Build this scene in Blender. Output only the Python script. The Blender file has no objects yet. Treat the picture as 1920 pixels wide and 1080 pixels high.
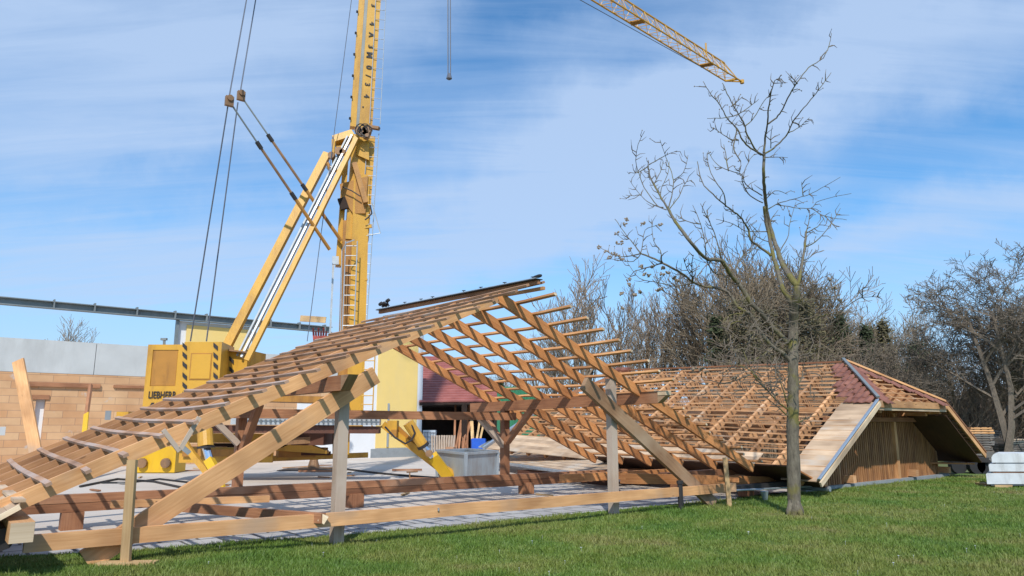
import bpy, math, random
from mathutils import Vector, Matrix, noise
R = math.radians
random.seed(7)
scene = bpy.context.scene
# ---------------------------------------------------------------- camera
F, CX, CY, HZ, EYE = 1350.0, 960.0, 540.0, 795.0, 1.6
PITCH = math.atan((HZ - CY) / F)
cam = bpy.data.objects.new("camera", bpy.data.cameras.new("camera"))
scene.collection.objects.link(cam)
cam.location = (0, 0, EYE)
cam.rotation_euler = (math.pi / 2 + PITCH, 0, 0)
cam.data.sensor_width = 36
cam.data.lens = F / 1920 * 36
cam.data.clip_end = 3000
scene.camera = cam
# ---------------------------------------------------------------- world
SKYBLOBS = [(130, 120, 460, 260, -12, .42), (520, 60, 300, 120, -20, .2), (1050, 340, 650, 120, -24, .55), (1560, 110, 480, 140, -18, .5), (300, 480, 560, 120, -8, .35), (1760, 440, 300, 50, -12, .25),
            (930, 130, 300, 110, -28, -.32), (520, 290, 360, 70, -14, -.3), (1800, 290, 330, 100, -22, -.5), (1080, 30, 320, 70, -15, -.25), (1380, 480, 380, 60, -10, -.3), (120, 350, 250, 50, -10, -.2)]
SUN_AZ, SUN_EL = R(182), R(45)          # direction to the sun, clockwise from +Y
w = bpy.data.worlds.new("World"); scene.world = w; w.use_nodes = True
nt = w.node_tree; N = nt.nodes; Lk = nt.links
for n in list(N): N.remove(n)
def nn(t, **k):
    n = N.new(t)
    for a, b in k.items(): setattr(n, a, b)
    return n
out = nn('ShaderNodeOutputWorld'); bg = nn('ShaderNodeBackground'); bg.inputs['Strength'].default_value = 0.1
sky = nn('ShaderNodeTexSky'); sky.sky_type = 'NISHITA'; sky.sun_disc = False
sky.sun_elevation = SUN_EL; sky.sun_rotation = SUN_AZ; sky.air_density = 1.0; sky.dust_density = 0.6; sky.ozone_density = 2.5
tc = nn('ShaderNodeTexCoord'); sep = nn('ShaderNodeSeparateXYZ')
Lk.new(tc.outputs['Generated'], sep.inputs[0])
zz = nn('ShaderNodeMath', operation='MAXIMUM'); Lk.new(sep.outputs[2], zz.inputs[0]); zz.inputs[1].default_value = 0.0
zd = nn('ShaderNodeMath', operation='ADD'); Lk.new(zz.outputs[0], zd.inputs[0]); zd.inputs[1].default_value = 0.18
dx = nn('ShaderNodeMath', operation='DIVIDE'); Lk.new(sep.outputs[0], dx.inputs[0]); Lk.new(zd.outputs[0], dx.inputs[1])
dy = nn('ShaderNodeMath', operation='DIVIDE'); Lk.new(sep.outputs[1], dy.inputs[0]); Lk.new(zd.outputs[0], dy.inputs[1])
cmb = nn('ShaderNodeCombineXYZ'); Lk.new(dx.outputs[0], cmb.inputs[0]); Lk.new(dy.outputs[0], cmb.inputs[1])
mp = nn('ShaderNodeMapping'); mp.inputs['Rotation'].default_value = (0, 0, R(38)); mp.inputs['Scale'].default_value = (0.62, 1.5, 1); mp.inputs['Location'].default_value = (3.1, 0.62, 0)
Lk.new(cmb.outputs[0], mp.inputs[0])
n1 = nn('ShaderNodeTexNoise'); n1.inputs['Scale'].default_value = 0.95; n1.inputs['Detail'].default_value = 3.0; n1.inputs['Roughness'].default_value = 0.42; n1.inputs['Distortion'].default_value = 0.25
Lk.new(mp.outputs[0], n1.inputs['Vector'])
r1 = nn('ShaderNodeValToRGB'); r1.color_ramp.elements[0].position = 0.35; r1.color_ramp.elements[0].color = (0.05,)*3 + (1,); r1.color_ramp.elements[1].position = 0.6; r1.color_ramp.elements[1].color = (1,)*3 + (1,)
Lk.new(n1.outputs[0], r1.inputs[0])
hz = nn('ShaderNodeMapRange'); hz.inputs['From Min'].default_value = 0.0; hz.inputs['From Max'].default_value = 0.30; hz.inputs['To Min'].default_value = 0.98; hz.inputs['To Max'].default_value = 0.0
Lk.new(sep.outputs[2], hz.inputs[0])
def _dir(x, y):
    a = (x - CX) / F; b_ = -(y - CY) / F
    return Vector((a, math.cos(PITCH) - b_ * math.sin(PITCH), math.sin(PITCH) + b_ * math.cos(PITCH))).normalized()
wn = nn('ShaderNodeTexNoise'); wn.inputs['Scale'].default_value = 2.6; wn.inputs['Detail'].default_value = 8.0; wn.inputs['Roughness'].default_value = 0.6; Lk.new(tc.outputs['Generated'], wn.inputs['Vector'])
wv = nn('ShaderNodeVectorMath', operation='SUBTRACT'); Lk.new(wn.outputs['Color'], wv.inputs[0]); wv.inputs[1].default_value = (0.5,) * 3
ws = nn('ShaderNodeVectorMath', operation='SCALE'); Lk.new(wv.outputs[0], ws.inputs[0]); ws.inputs['Scale'].default_value = 0.30
wd_ = nn('ShaderNodeVectorMath', operation='ADD'); Lk.new(tc.outputs['Generated'], wd_.inputs[0]); Lk.new(ws.outputs[0], wd_.inputs[1])
nb_ = nn('ShaderNodeMath', operation='MULTIPLY_ADD'); Lk.new(r1.outputs[0], nb_.inputs[0]); nb_.inputs[1].default_value = 0.38; nb_.inputs[2].default_value = 0.30
mp2_ = nn('ShaderNodeMapping'); mp2_.inputs['Rotation'].default_value = (0, 0, R(30)); mp2_.inputs['Scale'].default_value = (0.7, 5.5, 1); Lk.new(cmb.outputs[0], mp2_.inputs[0])
n2 = nn('ShaderNodeTexNoise'); n2.inputs['Scale'].default_value = 1.6; n2.inputs['Detail'].default_value = 9.0; n2.inputs['Roughness'].default_value = 0.62; n2.inputs['Distortion'].default_value = 0.6; Lk.new(mp2_.outputs[0], n2.inputs['Vector'])
st_ = nn('ShaderNodeMath', operation='MULTIPLY_ADD'); Lk.new(n2.outputs[0], st_.inputs[0]); st_.inputs[1].default_value = 1.1; st_.inputs[2].default_value = -0.55
sa_ = nn('ShaderNodeMath', operation='ADD'); Lk.new(nb_.outputs[0], sa_.inputs[0]); Lk.new(st_.outputs[0], sa_.inputs[1])
acc = sa_.outputs[0]
for (bx_, by_, rx_, ry_, ang_, amp_) in SKYBLOBS:
    c_ = _dir(bx_, by_); q_ = math.radians(ang_)
    e1 = (_dir(bx_ + 60 * math.cos(q_), by_ + 60 * math.sin(q_)) - c_).normalized(); e2 = c_.cross(e1).normalized()
    sb = nn('ShaderNodeVectorMath', operation='SUBTRACT'); Lk.new(wd_.outputs[0], sb.inputs[0]); sb.inputs[1].default_value = c_
    d1 = nn('ShaderNodeVectorMath', operation='DOT_PRODUCT'); Lk.new(sb.outputs[0], d1.inputs[0]); d1.inputs[1].default_value = e1 * (F / rx_)
    d2 = nn('ShaderNodeVectorMath', operation='DOT_PRODUCT'); Lk.new(sb.outputs[0], d2.inputs[0]); d2.inputs[1].default_value = e2 * (F / ry_)
    cb_ = nn('ShaderNodeCombineXYZ'); Lk.new(d1.outputs['Value'], cb_.inputs[0]); Lk.new(d2.outputs['Value'], cb_.inputs[1])
    ln_ = nn('ShaderNodeVectorMath', operation='LENGTH'); Lk.new(cb_.outputs[0], ln_.inputs[0])
    mr_ = nn('ShaderNodeMapRange', interpolation_type='SMOOTHERSTEP'); Lk.new(ln_.outputs['Value'], mr_.inputs['Value']); mr_.inputs['From Min'].default_value = 0.0; mr_.inputs['From Max'].default_value = 1.35; mr_.inputs['To Min'].default_value = amp_; mr_.inputs['To Max'].default_value = 0.0
    ad_ = nn('ShaderNodeMath', operation='ADD'); Lk.new(acc, ad_.inputs[0]); Lk.new(mr_.outputs[0], ad_.inputs[1]); acc = ad_.outputs[0]
mx = nn('ShaderNodeMath', operation='MAXIMUM'); Lk.new(acc, mx.inputs[0]); Lk.new(hz.outputs[0], mx.inputs[1]); mx.use_clamp = True
mu0 = nn('ShaderNodeMath', operation='MULTIPLY'); Lk.new(mx.outputs[0], mu0.inputs[0]); mu0.inputs[1].default_value = 0.84
mu = nn('ShaderNodeMath', operation='MAXIMUM'); Lk.new(mu0.outputs[0], mu.inputs[0]); Lk.new(hz.outputs[0], mu.inputs[1]); mu.use_clamp = True
tint = nn('ShaderNodeMix', data_type='RGBA', blend_type='MULTIPLY'); tint.inputs[0].default_value = 1.0
Lk.new(sky.outputs[0], tint.inputs[6]); tint.inputs[7].default_value = (0.78, 1.38, 1.7, 1)
cl = nn('ShaderNodeMix', data_type='RGBA'); Lk.new(mu.outputs[0], cl.inputs[0]); Lk.new(tint.outputs[2], cl.inputs[6]); cl.inputs[7].default_value = (4.65, 6.1, 8.5, 1)
Lk.new(cl.outputs[2], bg.inputs[0]); Lk.new(bg.outputs[0], out.inputs[0])
# ---------------------------------------------------------------- sun, exposure
sl = bpy.data.lights.new("sun", 'SUN'); sl.energy = 3.75; sl.angle = R(0.9); sl.color = (1.0, 0.955, 0.88)
so = bpy.data.objects.new("sun", sl); scene.collection.objects.link(so)
sd = Vector((math.sin(SUN_AZ) * math.cos(SUN_EL), math.cos(SUN_AZ) * math.cos(SUN_EL), math.sin(SUN_EL)))
so.rotation_euler = sd.to_track_quat('Z', 'Y').to_euler(); so.location = sd * 40
scene.view_settings.view_transform = 'Standard'; scene.view_settings.look = 'None'
scene.view_settings.exposure = 0.13; scene.view_settings.gamma = 1.0
scene.render.engine = 'CYCLES'
scene.cycles.max_bounces = 7
# ---------------------------------------------------------------- surveying helpers
sp_, cp_ = math.sin(PITCH), math.cos(PITCH)
def ray(x, y):
    a = (x - CX) / F; b = -(y - CY) / F
    return Vector((a, cp_ - b * sp_, sp_ + b * cp_))
def at(x, y, Y):
    r = ray(x, y); k = Y / r[1]; return Vector((r[0] * k, Y, EYE + r[2] * k))
def G(x, y, z=0.0):
    r = ray(x, y); k = (z - EYE) / r[2]; return Vector((r[0] * k, r[1] * k, z))
def PL(x, y, P, az):
    n = (math.cos(R(az)), -math.sin(R(az))); r = ray(x, y)
    k = (n[0] * P[0] + n[1] * P[1]) / (n[0] * r[0] + n[1] * r[1])
    return Vector((r[0] * k, r[1] * k, EYE + r[2] * k))
AZ = 51
P1 = G(625, 1028)
U = Vector((math.sin(R(AZ)), math.cos(R(AZ)), 0)); V = Vector((-U[1], U[0], 0)); Z = Vector((0, 0, 1))
def W(s, t, z=0.0): return Vector((P1[0] + s * U[0] + t * V[0], P1[1] + s * U[1] + t * V[1], z))
def TV(x, y, t): return PL(x, y, W(0, t), AZ)
def SV(x, y, s): return PL(x, y, W(s, 0), AZ - 90)
# ---------------------------------------------------------------- materials
def mat(name, rough=0.7, metal=0.0):
    m = bpy.data.materials.new(name); m.use_nodes = True
    b = m.node_tree.nodes['Principled BSDF']; b.inputs['Roughness'].default_value = rough; b.inputs['Metallic'].default_value = metal
    return m, m.node_tree, b
def nod(t, kind, **k):
    n = t.nodes.new(kind)
    for a, v in k.items():
        if a in n.inputs.keys(): n.inputs[a].default_value = v
        else: setattr(n, a, v)
    return n
def ramp(t, src, stops):
    r = nod(t, 'ShaderNodeValToRGB'); e = r.color_ramp.elements
    while len(e) < len(stops): e.new(0.5)
    for q, (p, c) in zip(e, stops): q.position = p; q.color = tuple(c) + (1,)
    t.links.new(src, r.inputs[0]); return r.outputs[0]
def mixc(t, fac, a, b, mode='MIX'):
    m = nod(t, 'ShaderNodeMix', data_type='RGBA', blend_type=mode)
    for i, s in ((0, fac), (6, a), (7, b)):
        if hasattr(s, 'is_linked') or hasattr(s, 'links'): t.links.new(s, m.inputs[i])
        elif isinstance(s, (int, float)): m.inputs[i].default_value = s
        else: m.inputs[i].default_value = tuple(s) + (1,)
    return m.outputs[2]
def bump(t, b, src, strength, dist=0.02):
    n = nod(t, 'ShaderNodeBump'); n.inputs['Strength'].default_value = strength; n.inputs['Distance'].default_value = dist
    t.links.new(src, n.inputs['Height']); t.links.new(n.outputs[0], b.inputs['Normal'])
def wood(name, c1, c2, grey=0.0, gcol=(0.30, 0.27, 0.24), rough=0.75):
    m, t, b = mat(name, rough)
    uv = nod(t, 'ShaderNodeUVMap')
    mpn = nod(t, 'ShaderNodeMapping'); mpn.inputs['Scale'].default_value = (0.9, 16, 1); t.links.new(uv.outputs[0], mpn.inputs[0])
    a = nod(t, 'ShaderNodeTexNoise', Scale=2.2, Detail=5.0, Roughness=0.6, Distortion=0.4); t.links.new(mpn.outputs[0], a.inputs['Vector'])
    col = ramp(t, a.outputs[0], [(0.3, c1), (0.72, c2)])
    bn = nod(t, 'ShaderNodeTexNoise', Scale=1.3, Detail=2.0); t.links.new(uv.outputs[0], bn.inputs['Vector'])
    f2 = ramp(t, bn.outputs[0], [(0.32, (0.66, 0.62, 0.60)), (0.65, (1.12,)*3)])
    col = mixc(t, 1.0, col, f2, 'MULTIPLY')
    oi = nod(t, 'ShaderNodeObjectInfo')
    f3 = ramp(t, oi.outputs['Random'], [(0, (0.74, 0.71, 0.69)), (1, (1.14, 1.14, 1.14))])
    col = mixc(t, 1.0, col, f3, 'MULTIPLY')
    vo = nod(t, 'ShaderNodeTexVoronoi', Scale=2.0); mk = nod(t, 'ShaderNodeMapping'); mk.inputs['Scale'].default_value = (0.8, 3, 1)
    t.links.new(uv.outputs[0], mk.inputs[0]); t.links.new(mk.outputs[0], vo.inputs['Vector'])
    kf = ramp(t, vo.outputs['Distance'], [(0.035, (0.75,)*3), (0.075, (0.0,)*3)])
    col = mixc(t, kf, col, tuple(x * 0.35 for x in c1))
    if grey:
        gn = nod(t, 'ShaderNodeTexNoise', Scale=0.9, Detail=4.0); t.links.new(uv.outputs[0], gn.inputs['Vector'])
        gf = ramp(t, gn.outputs[0], [(0.62 - grey * 0.4, (0,)*3), (0.75 - grey * 0.3, (0.9,)*3)])
        col = mixc(t, gf, col, gcol)
    t.links.new(col, b.inputs['Base Color']); bump(t, b, a.outputs[0], 0.35, 0.006)
    return m
def plain(name, c, rough=0.6, metal=0.0, var=0.12, scale=3.0, dirt=None, dirtamt=0.5, bumpy=0.15):
    m, t, b = mat(name, rough, metal)
    g = nod(t, 'ShaderNodeNewGeometry')
    a = nod(t, 'ShaderNodeTexNoise', Scale=scale, Detail=6.0, Roughness=0.6); t.links.new(g.outputs['Position'], a.inputs['Vector'])
    col = ramp(t, a.outputs[0], [(0.3, tuple(x * (1 - var) for x in c)), (0.7, tuple(min(1, x * (1 + var)) for x in c))])
    if dirt:
        d = nod(t, 'ShaderNodeTexNoise', Scale=scale * 0.6, Detail=8.0, Roughness=0.7); 
        mp2 = nod(t, 'ShaderNodeMapping'); mp2.inputs['Scale'].default_value = (1.6, 1.6, 0.45); mp2.inputs['Location'].default_value = (5, 2, 1)
        t.links.new(g.outputs['Position'], mp2.inputs[0]); t.links.new(mp2.outputs[0], d.inputs['Vector'])
        df = ramp(t, d.outputs[0], [(0.48, (0,)*3), (0.72, (dirtamt,)*3)])
        col = mixc(t, df, col, dirt)
    t.links.new(col, b.inputs['Base Color'])
    fine = nod(t, 'ShaderNodeTexNoise', Scale=scale * 8, Detail=4.0); t.links.new(g.outputs['Position'], fine.inputs['Vector'])
    bump(t, b, fine.outputs[0], bumpy, 0.01)
    return m
M = {}
M['rafter'] = wood('rafter_wood', (0.46, 0.18, 0.055), (0.66, 0.305, 0.11))
M['tan'] = wood('tan_wood', (0.56, 0.285, 0.115), (0.72, 0.41, 0.19), 0.15, (0.46, 0.30, 0.19))
M['pale'] = wood('pale_wood', (0.58, 0.385, 0.18), (0.72, 0.52, 0.28))
M['brown'] = wood('brown_wood', (0.29, 0.125, 0.06), (0.45, 0.215, 0.105), 0.12, (0.36, 0.2, 0.12))
M['grey'] = wood('weathered_wood', (0.38, 0.27, 0.18), (0.55, 0.43, 0.32), 0.8, (0.50, 0.40, 0.32))
M['brace'] = wood('weathered_brace_wood', (0.33, 0.185, 0.095), (0.48, 0.295, 0.16), 0.45, (0.40, 0.28, 0.18))
M['batten'] = wood('batten_wood', (0.38, 0.21, 0.12), (0.54, 0.335, 0.215), 0.4, (0.45, 0.34, 0.285))
M['batten_old'] = wood('brown_batten_wood', (0.36, 0.19, 0.10), (0.55, 0.32, 0.185), 0.2, (0.45, 0.34, 0.27))
M['rafter2'] = wood('inner_rafter_wood', (0.48, 0.23, 0.095), (0.64, 0.345, 0.165))
M['batten_new'] = wood('orange_batten_wood', (0.48, 0.225, 0.085), (0.68, 0.37, 0.165))
M['cut'] = wood('cut_end_wood', (0.60, 0.46, 0.30), (0.76, 0.62, 0.44))
M['boards'] = wood('pale_board_wood', (0.50, 0.35, 0.22), (0.62, 0.46, 0.31), 0.2, (0.52, 0.45, 0.37))
M['far'] = wood('far_roof_wood', (0.52, 0.26, 0.115), (0.74, 0.44, 0.225), 0.12, (0.55, 0.42, 0.3))
M['clad'] = wood('cladding_wood', (0.28, 0.12, 0.042), (0.48, 0.235, 0.09), 0.1, (0.36, 0.22, 0.13))
M['shade_wood'] = wood('shade_darkened_boards', (0.045, 0.02, 0.01), (0.10, 0.045, 0.022))  # shadow on the roof undersides put into the wood colour
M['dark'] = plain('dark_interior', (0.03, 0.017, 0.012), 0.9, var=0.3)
M['darkbrown'] = plain('rust_brown_paint', (0.11, 0.04, 0.022), 0.7, dirt=(0.05, 0.02, 0.015))
M['zinc'] = plain('zinc_sheet', (0.50, 0.55, 0.60), 0.38, 0.7, 0.08, 5)
M['bark'] = None
M['steel'] = plain('galvanised_steel', (0.20, 0.225, 0.23), 0.55, 0.3, 0.12, 2, dirt=(0.33, 0.35, 0.35), dirtamt=0.6)
M['galv'] = plain('bright_galvanised_steel', (0.5, 0.52, 0.53), 0.42, 0.55, 0.12, 6)
M['galv2'] = plain('dull_galvanised_steel', (0.40, 0.42, 0.43), 0.6, 0.2, 0.12, 4)
M['chrome'] = plain('chromed_rod', (0.75, 0.77, 0.8), 0.15, 1.0, 0.03)
M['yellow'] = plain('yellow_crane_paint', (0.60, 0.32, 0.035), 0.42, 0, 0.06, 2.2, dirt=(0.30, 0.14, 0.035), dirtamt=0.75, bumpy=.3)
M['yellow2'] = plain('bright_yellow_paint', (0.70, 0.42, 0.015), 0.4, 0, 0.05, 2.2, dirt=(0.5, 0.27, 0.04), dirtamt=0.4)
M['orange'] = plain('weathered_orange_paint', (0.42, 0.19, 0.03), 0.5, 0, 0.1, 2.2, dirt=(0.16, 0.065, 0.02), dirtamt=0.8, bumpy=.3)
M['black'] = plain('black_paint', (0.025, 0.022, 0.022), 0.6, var=0.2)
M['rope'] = plain('steel_rope', (0.13, 0.14, 0.17), 0.5, 0.4)
M['rust'] = plain('rusty_strut', (0.27, 0.15, 0.075), 0.6, 0.1, 0.3, 3, dirt=(0.10, 0.07, 0.05), dirtamt=0.8)
M['concrete'] = plain('precast_concrete', (0.50, 0.515, 0.51), 0.85, 0, 0.10, 0.8, dirt=(0.36, 0.36, 0.35), dirtamt=0.6)
M['white'] = plain('white_plaster', (0.74, 0.75, 0.76), 0.9, 0, 0.03, 1.5, dirt=(0.62, 0.62, 0.6), dirtamt=0.4)
M['cream'] = plain('pale_yellow_plaster', (0.80, 0.58, 0.20), 0.9, 0, 0.03, 1.2, dirt=(0.66, 0.52, 0.27), dirtamt=0.35)
M['plinth'] = plain('grey_plinth_coat', (0.25, 0.275, 0.29), 0.9)
M['skip'] = plain('grey_skip_paint', (0.32, 0.36, 0.39), 0.5, 0.1, 0.08, 2, dirt=(0.20, 0.14, 0.10), dirtamt=0.7)
M['whiteblock'] = plain('white_concrete', (0.58, 0.60, 0.62), 0.85, 0, 0.10, 3, dirt=(0.33, 0.32, 0.30), dirtamt=0.7, bumpy=.4)
M['blue'] = plain('blue_plastic', (0.02, 0.10, 0.50), 0.35)
M['tank'] = plain('translucent_white_plastic', (0.50, 0.56, 0.62), 0.4)
M['green'] = plain('green_painted_steel', (0.05, 0.22, 0.12), 0.5)
M['red'] = plain('red_paint', (0.36, 0.06, 0.045), 0.6, dirt=(0.2, 0.08, 0.06))
M['rubber'] = plain('black_rubber', (0.02, 0.02, 0.022), 0.9)
M['olddeck'] = wood('grey_stacked_boards', (0.10, 0.085, 0.07), (0.22, 0.19, 0.16), 0.5, (0.2, 0.19, 0.18))
M['bud'] = plain('pale_buds', (0.27, 0.21, 0.15), 0.9, var=0.4, scale=20)
def tilemat():
    m, t, b = mat('red_clay_tile', 0.6)
    g = nod(t, 'ShaderNodeNewGeometry')
    a = nod(t, 'ShaderNodeTexNoise', Scale=3.5, Detail=5.0); t.links.new(g.outputs['Position'], a.inputs['Vector'])
    col = ramp(t, a.outputs[0], [(0.3, (0.155, 0.055, 0.035)), (0.7, (0.29, 0.12, 0.08))])
    t.links.new(col, b.inputs['Base Color']); bump(t, b, a.outputs[0], 0.3)
    return m
M['tile'] = tilemat()
def brickmat():
    m, t, b = mat('orange_hollow_block', 0.9)
    uv = nod(t, 'ShaderNodeUVMap')
    br = nod(t, 'ShaderNodeTexBrick', Scale=1.0); br.offset = 0.5
    br.inputs['Color1'].default_value = (0.57, 0.31, 0.15, 1); br.inputs['Color2'].default_value = (0.64, 0.41, 0.225, 1); br.inputs['Mortar'].default_value = (0.37, 0.225, 0.14, 1)
    br.inputs['Mortar Size'].default_value = 0.011; br.inputs['Mortar Smooth'].default_value = 0.5; br.inputs['Brick Width'].default_value = 0.85; br.inputs['Row Height'].default_value = 0.26
    t.links.new(uv.outputs[0], br.inputs['Vector'])
    a = nod(t, 'ShaderNodeTexNoise', Scale=0.7, Detail=5.0, Roughness=0.6); t.links.new(uv.outputs[0], a.inputs['Vector'])
    f = ramp(t, a.outputs[0], [(0.35, (0.84, 0.80, 0.78)), (0.7, (1.1, 1.12, 1.15))])
    col = mixc(t, 1.0, br.outputs[0], f, 'MULTIPLY')
    v = nod(t, 'ShaderNodeTexNoise', Scale=1.3, Detail=4.0, Roughness=0.55); mp3 = nod(t, 'ShaderNodeMapping'); mp3.inputs['Location'].default_value = (8.3, 3.1, 0)
    t.links.new(uv.outputs[0], mp3.inputs[0]); t.links.new(mp3.outputs[0], v.inputs['Vector'])
    gf = ramp(t, v.outputs[0], [(0.62, (0,)*3), (0.68, (0.75,)*3)])
    col = mixc(t, gf, col, (0.50, 0.48, 0.46))
    t.links.new(col, b.inputs['Base Color']); bump(t, b, br.outputs[1], -0.5, 0.02)
    return m
M['brick'] = brickmat()
def rooftile():
    m, t, b = mat('red_barn_tiles', 0.7)
    uv = nod(t, 'ShaderNodeUVMap')
    a = nod(t, 'ShaderNodeTexNoise', Scale=1.3, Detail=5.0); t.links.new(uv.outputs[0], a.inputs['Vector'])
    col = ramp(t, a.outputs[0], [(0.3, (0.27, 0.08, 0.068)), (0.7, (0.40, 0.14, 0.12))])
    t.links.new(col, b.inputs['Base Color'])
    return m
M['barntile'] = rooftile()
def yardmat():
    m, t, b = mat('pale_concrete_yard', 0.85)
    g = nod(t, 'ShaderNodeNewGeometry')
    a = nod(t, 'ShaderNodeTexNoise', Scale=0.35, Detail=8.0, Roughness=0.62); t.links.new(g.outputs['Position'], a.inputs['Vector'])
    col = ramp(t, a.outputs[0], [(0.3, (0.43, 0.37, 0.315)), (0.5, (0.54, 0.475, 0.415)), (0.72, (0.59, 0.54, 0.485))])
    d = nod(t, 'ShaderNodeTexNoise', Scale=2.4, Detail=6.0, Roughness=0.7); t.links.new(g.outputs['Position'], d.inputs['Vector'])
    df = ramp(t, d.outputs[0], [(0.55, (0,)*3), (0.75, (0.35,)*3)])
    col = mixc(t, df, col, (0.34, 0.29, 0.25)); t.links.new(col, b.inputs['Base Color'])
    f = nod(t, 'ShaderNodeTexNoise', Scale=30.0, Detail=4.0); t.links.new(g.outputs['Position'], f.inputs['Vector']); bump(t, b, f.outputs[0], 0.3, 0.01)
    return m
M['yard'] = yardmat()
def pavemat():
    m, t, b = mat('grey_paving_slabs', 0.85)
    uv = nod(t, 'ShaderNodeUVMap')
    br = nod(t, 'ShaderNodeTexBrick', Scale=1.0); br.offset = 0.5
    br.inputs['Color1'].default_value = (0.37, 0.36, 0.36, 1); br.inputs['Color2'].default_value = (0.43, 0.42, 0.41, 1); br.inputs['Mortar'].default_value = (0.09, 0.088, 0.085, 1)
    br.inputs['Mortar Size'].default_value = 0.022; br.inputs['Brick Width'].default_value = 0.5; br.inputs['Row Height'].default_value = 0.5
    t.links.new(uv.outputs[0], br.inputs['Vector'])
    a = nod(t, 'ShaderNodeTexNoise', Scale=1.7, Detail=6.0, Roughness=0.65); t.links.new(uv.outputs[0], a.inputs['Vector'])
    f = ramp(t, a.outputs[0], [(0.3, (0.8,)*3), (0.7, (1.12,)*3)])
    t.links.new(mixc(t, 1.0, br.outputs[0], f, 'MULTIPLY'), b.inputs['Base Color']); bump(t, b, br.outputs[1], -0.4, 0.01)
    return m
M['paving'] = pavemat()
def lawnmat(name='lawn_turf', k=1.0):
    m, t, b = mat(name, 0.9)
    g = nod(t, 'ShaderNodeNewGeometry')
    a = nod(t, 'ShaderNodeTexNoise', Scale=0.55, Detail=7.0, Roughness=0.65); t.links.new(g.outputs['Position'], a.inputs['Vector'])
    col = ramp(t, a.outputs[0], [(0.3, (0.055*k, 0.13*k, 0.015*k)), (0.45, (0.09*k, 0.165*k, 0.022*k)), (0.58, (0.15*k, 0.185*k, 0.045*k)), (0.7, (0.22*k, 0.175*k, 0.085*k))])
    f = nod(t, 'ShaderNodeTexNoise', Scale=14.0, Detail=6.0, Roughness=0.7); t.links.new(g.outputs['Position'], f.inputs['Vector'])
    f2 = ramp(t, f.outputs[0], [(0.3, (0.55,)*3), (0.7, (1.3,)*3)])
    t.links.new(mixc(t, 1.0, col, f2, 'MULTIPLY'), b.inputs['Base Color']); bump(t, b, f.outputs[0], 0.8, 0.05)
    return m
M['lawn'] = lawnmat()
def blademat():
    m, t, b = mat('grass_blade', 0.6)
    g = nod(t, 'ShaderNodeNewGeometry')
    a = nod(t, 'ShaderNodeTexNoise', Scale=0.55, Detail=7.0, Roughness=0.65); t.links.new(g.outputs['Position'], a.inputs['Vector'])
    col = ramp(t, a.outputs[0], [(0.3, (0.068, 0.145, 0.014)), (0.44, (0.115, 0.185, 0.022)), (0.56, (0.175, 0.205, 0.038)), (0.68, (0.24, 0.215, 0.075))])
    f = nod(t, 'ShaderNodeTexNoise', Scale=40.0, Detail=2.0); t.links.new(g.outputs['Position'], f.inputs['Vector'])
    f2 = ramp(t, f.outputs[0], [(0.3, (0.65,)*3), (0.7, (1.3,)*3)])
    t.links.new(mixc(t, 1.0, col, f2, 'MULTIPLY'), b.inputs['Base Color'])
    return m
M['blade'] = blademat()
def barkmat(name, c1, c2, moss=0.0):
    m, t, b = mat(name, 0.95)
    g = nod(t, 'ShaderNodeNewGeometry')
    mpn = nod(t, 'ShaderNodeMapping'); mpn.inputs['Scale'].default_value = (1, 1, 0.3); t.links.new(g.outputs['Position'], mpn.inputs[0])
    a = nod(t, 'ShaderNodeTexNoise', Scale=22.0, Detail=6.0, Roughness=0.7); t.links.new(mpn.outputs[0], a.inputs['Vector'])
    col = ramp(t, a.outputs[0], [(0.3, c1), (0.7, c2)])
    if moss:
        d = nod(t, 'ShaderNodeTexNoise', Scale=3.0, Detail=5.0); t.links.new(g.outputs['Position'], d.inputs['Vector'])
        col = mixc(t, ramp(t, d.outputs[0], [(0.5, (0,)*3), (0.62, (moss,)*3)]), col, (0.17, 0.15, 0.03))
    t.links.new(col, b.inputs['Base Color']); bump(t, b, a.outputs[0], 0.9, 0.03)
    return m
M['bark'] = barkmat('fruit_tree_bark', (0.075, 0.062, 0.045), (0.22, 0.19, 0.14), 0.8)
M['twig'] = barkmat('thin_twig_bark', (0.10, 0.08, 0.06), (0.20, 0.16, 0.12))
M['fartwig'] = barkmat('far_tree_bark', (0.165, 0.12, 0.085), (0.30, 0.23, 0.165))
M['farbrown'] = barkmat('brown_thicket_bark', (0.15, 0.11, 0.07), (0.28, 0.22, 0.15))
M['needle'] = plain('dark_needles', (0.04, 0.052, 0.02), 0.9, var=0.5, scale=1.5)
M['needle2'] = plain('olive_brown_needles', (0.10, 0.085, 0.04), 0.9, var=0.5, scale=1.5)
M['litter'] = plain('dry_leaf_undergrowth', (0.155, 0.12, 0.075), 0.95, var=0.45, scale=1.2)
M['earth'] = plain('field_earth', (0.12, 0.14, 0.05), 0.95, var=0.3, scale=0.3)
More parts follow.
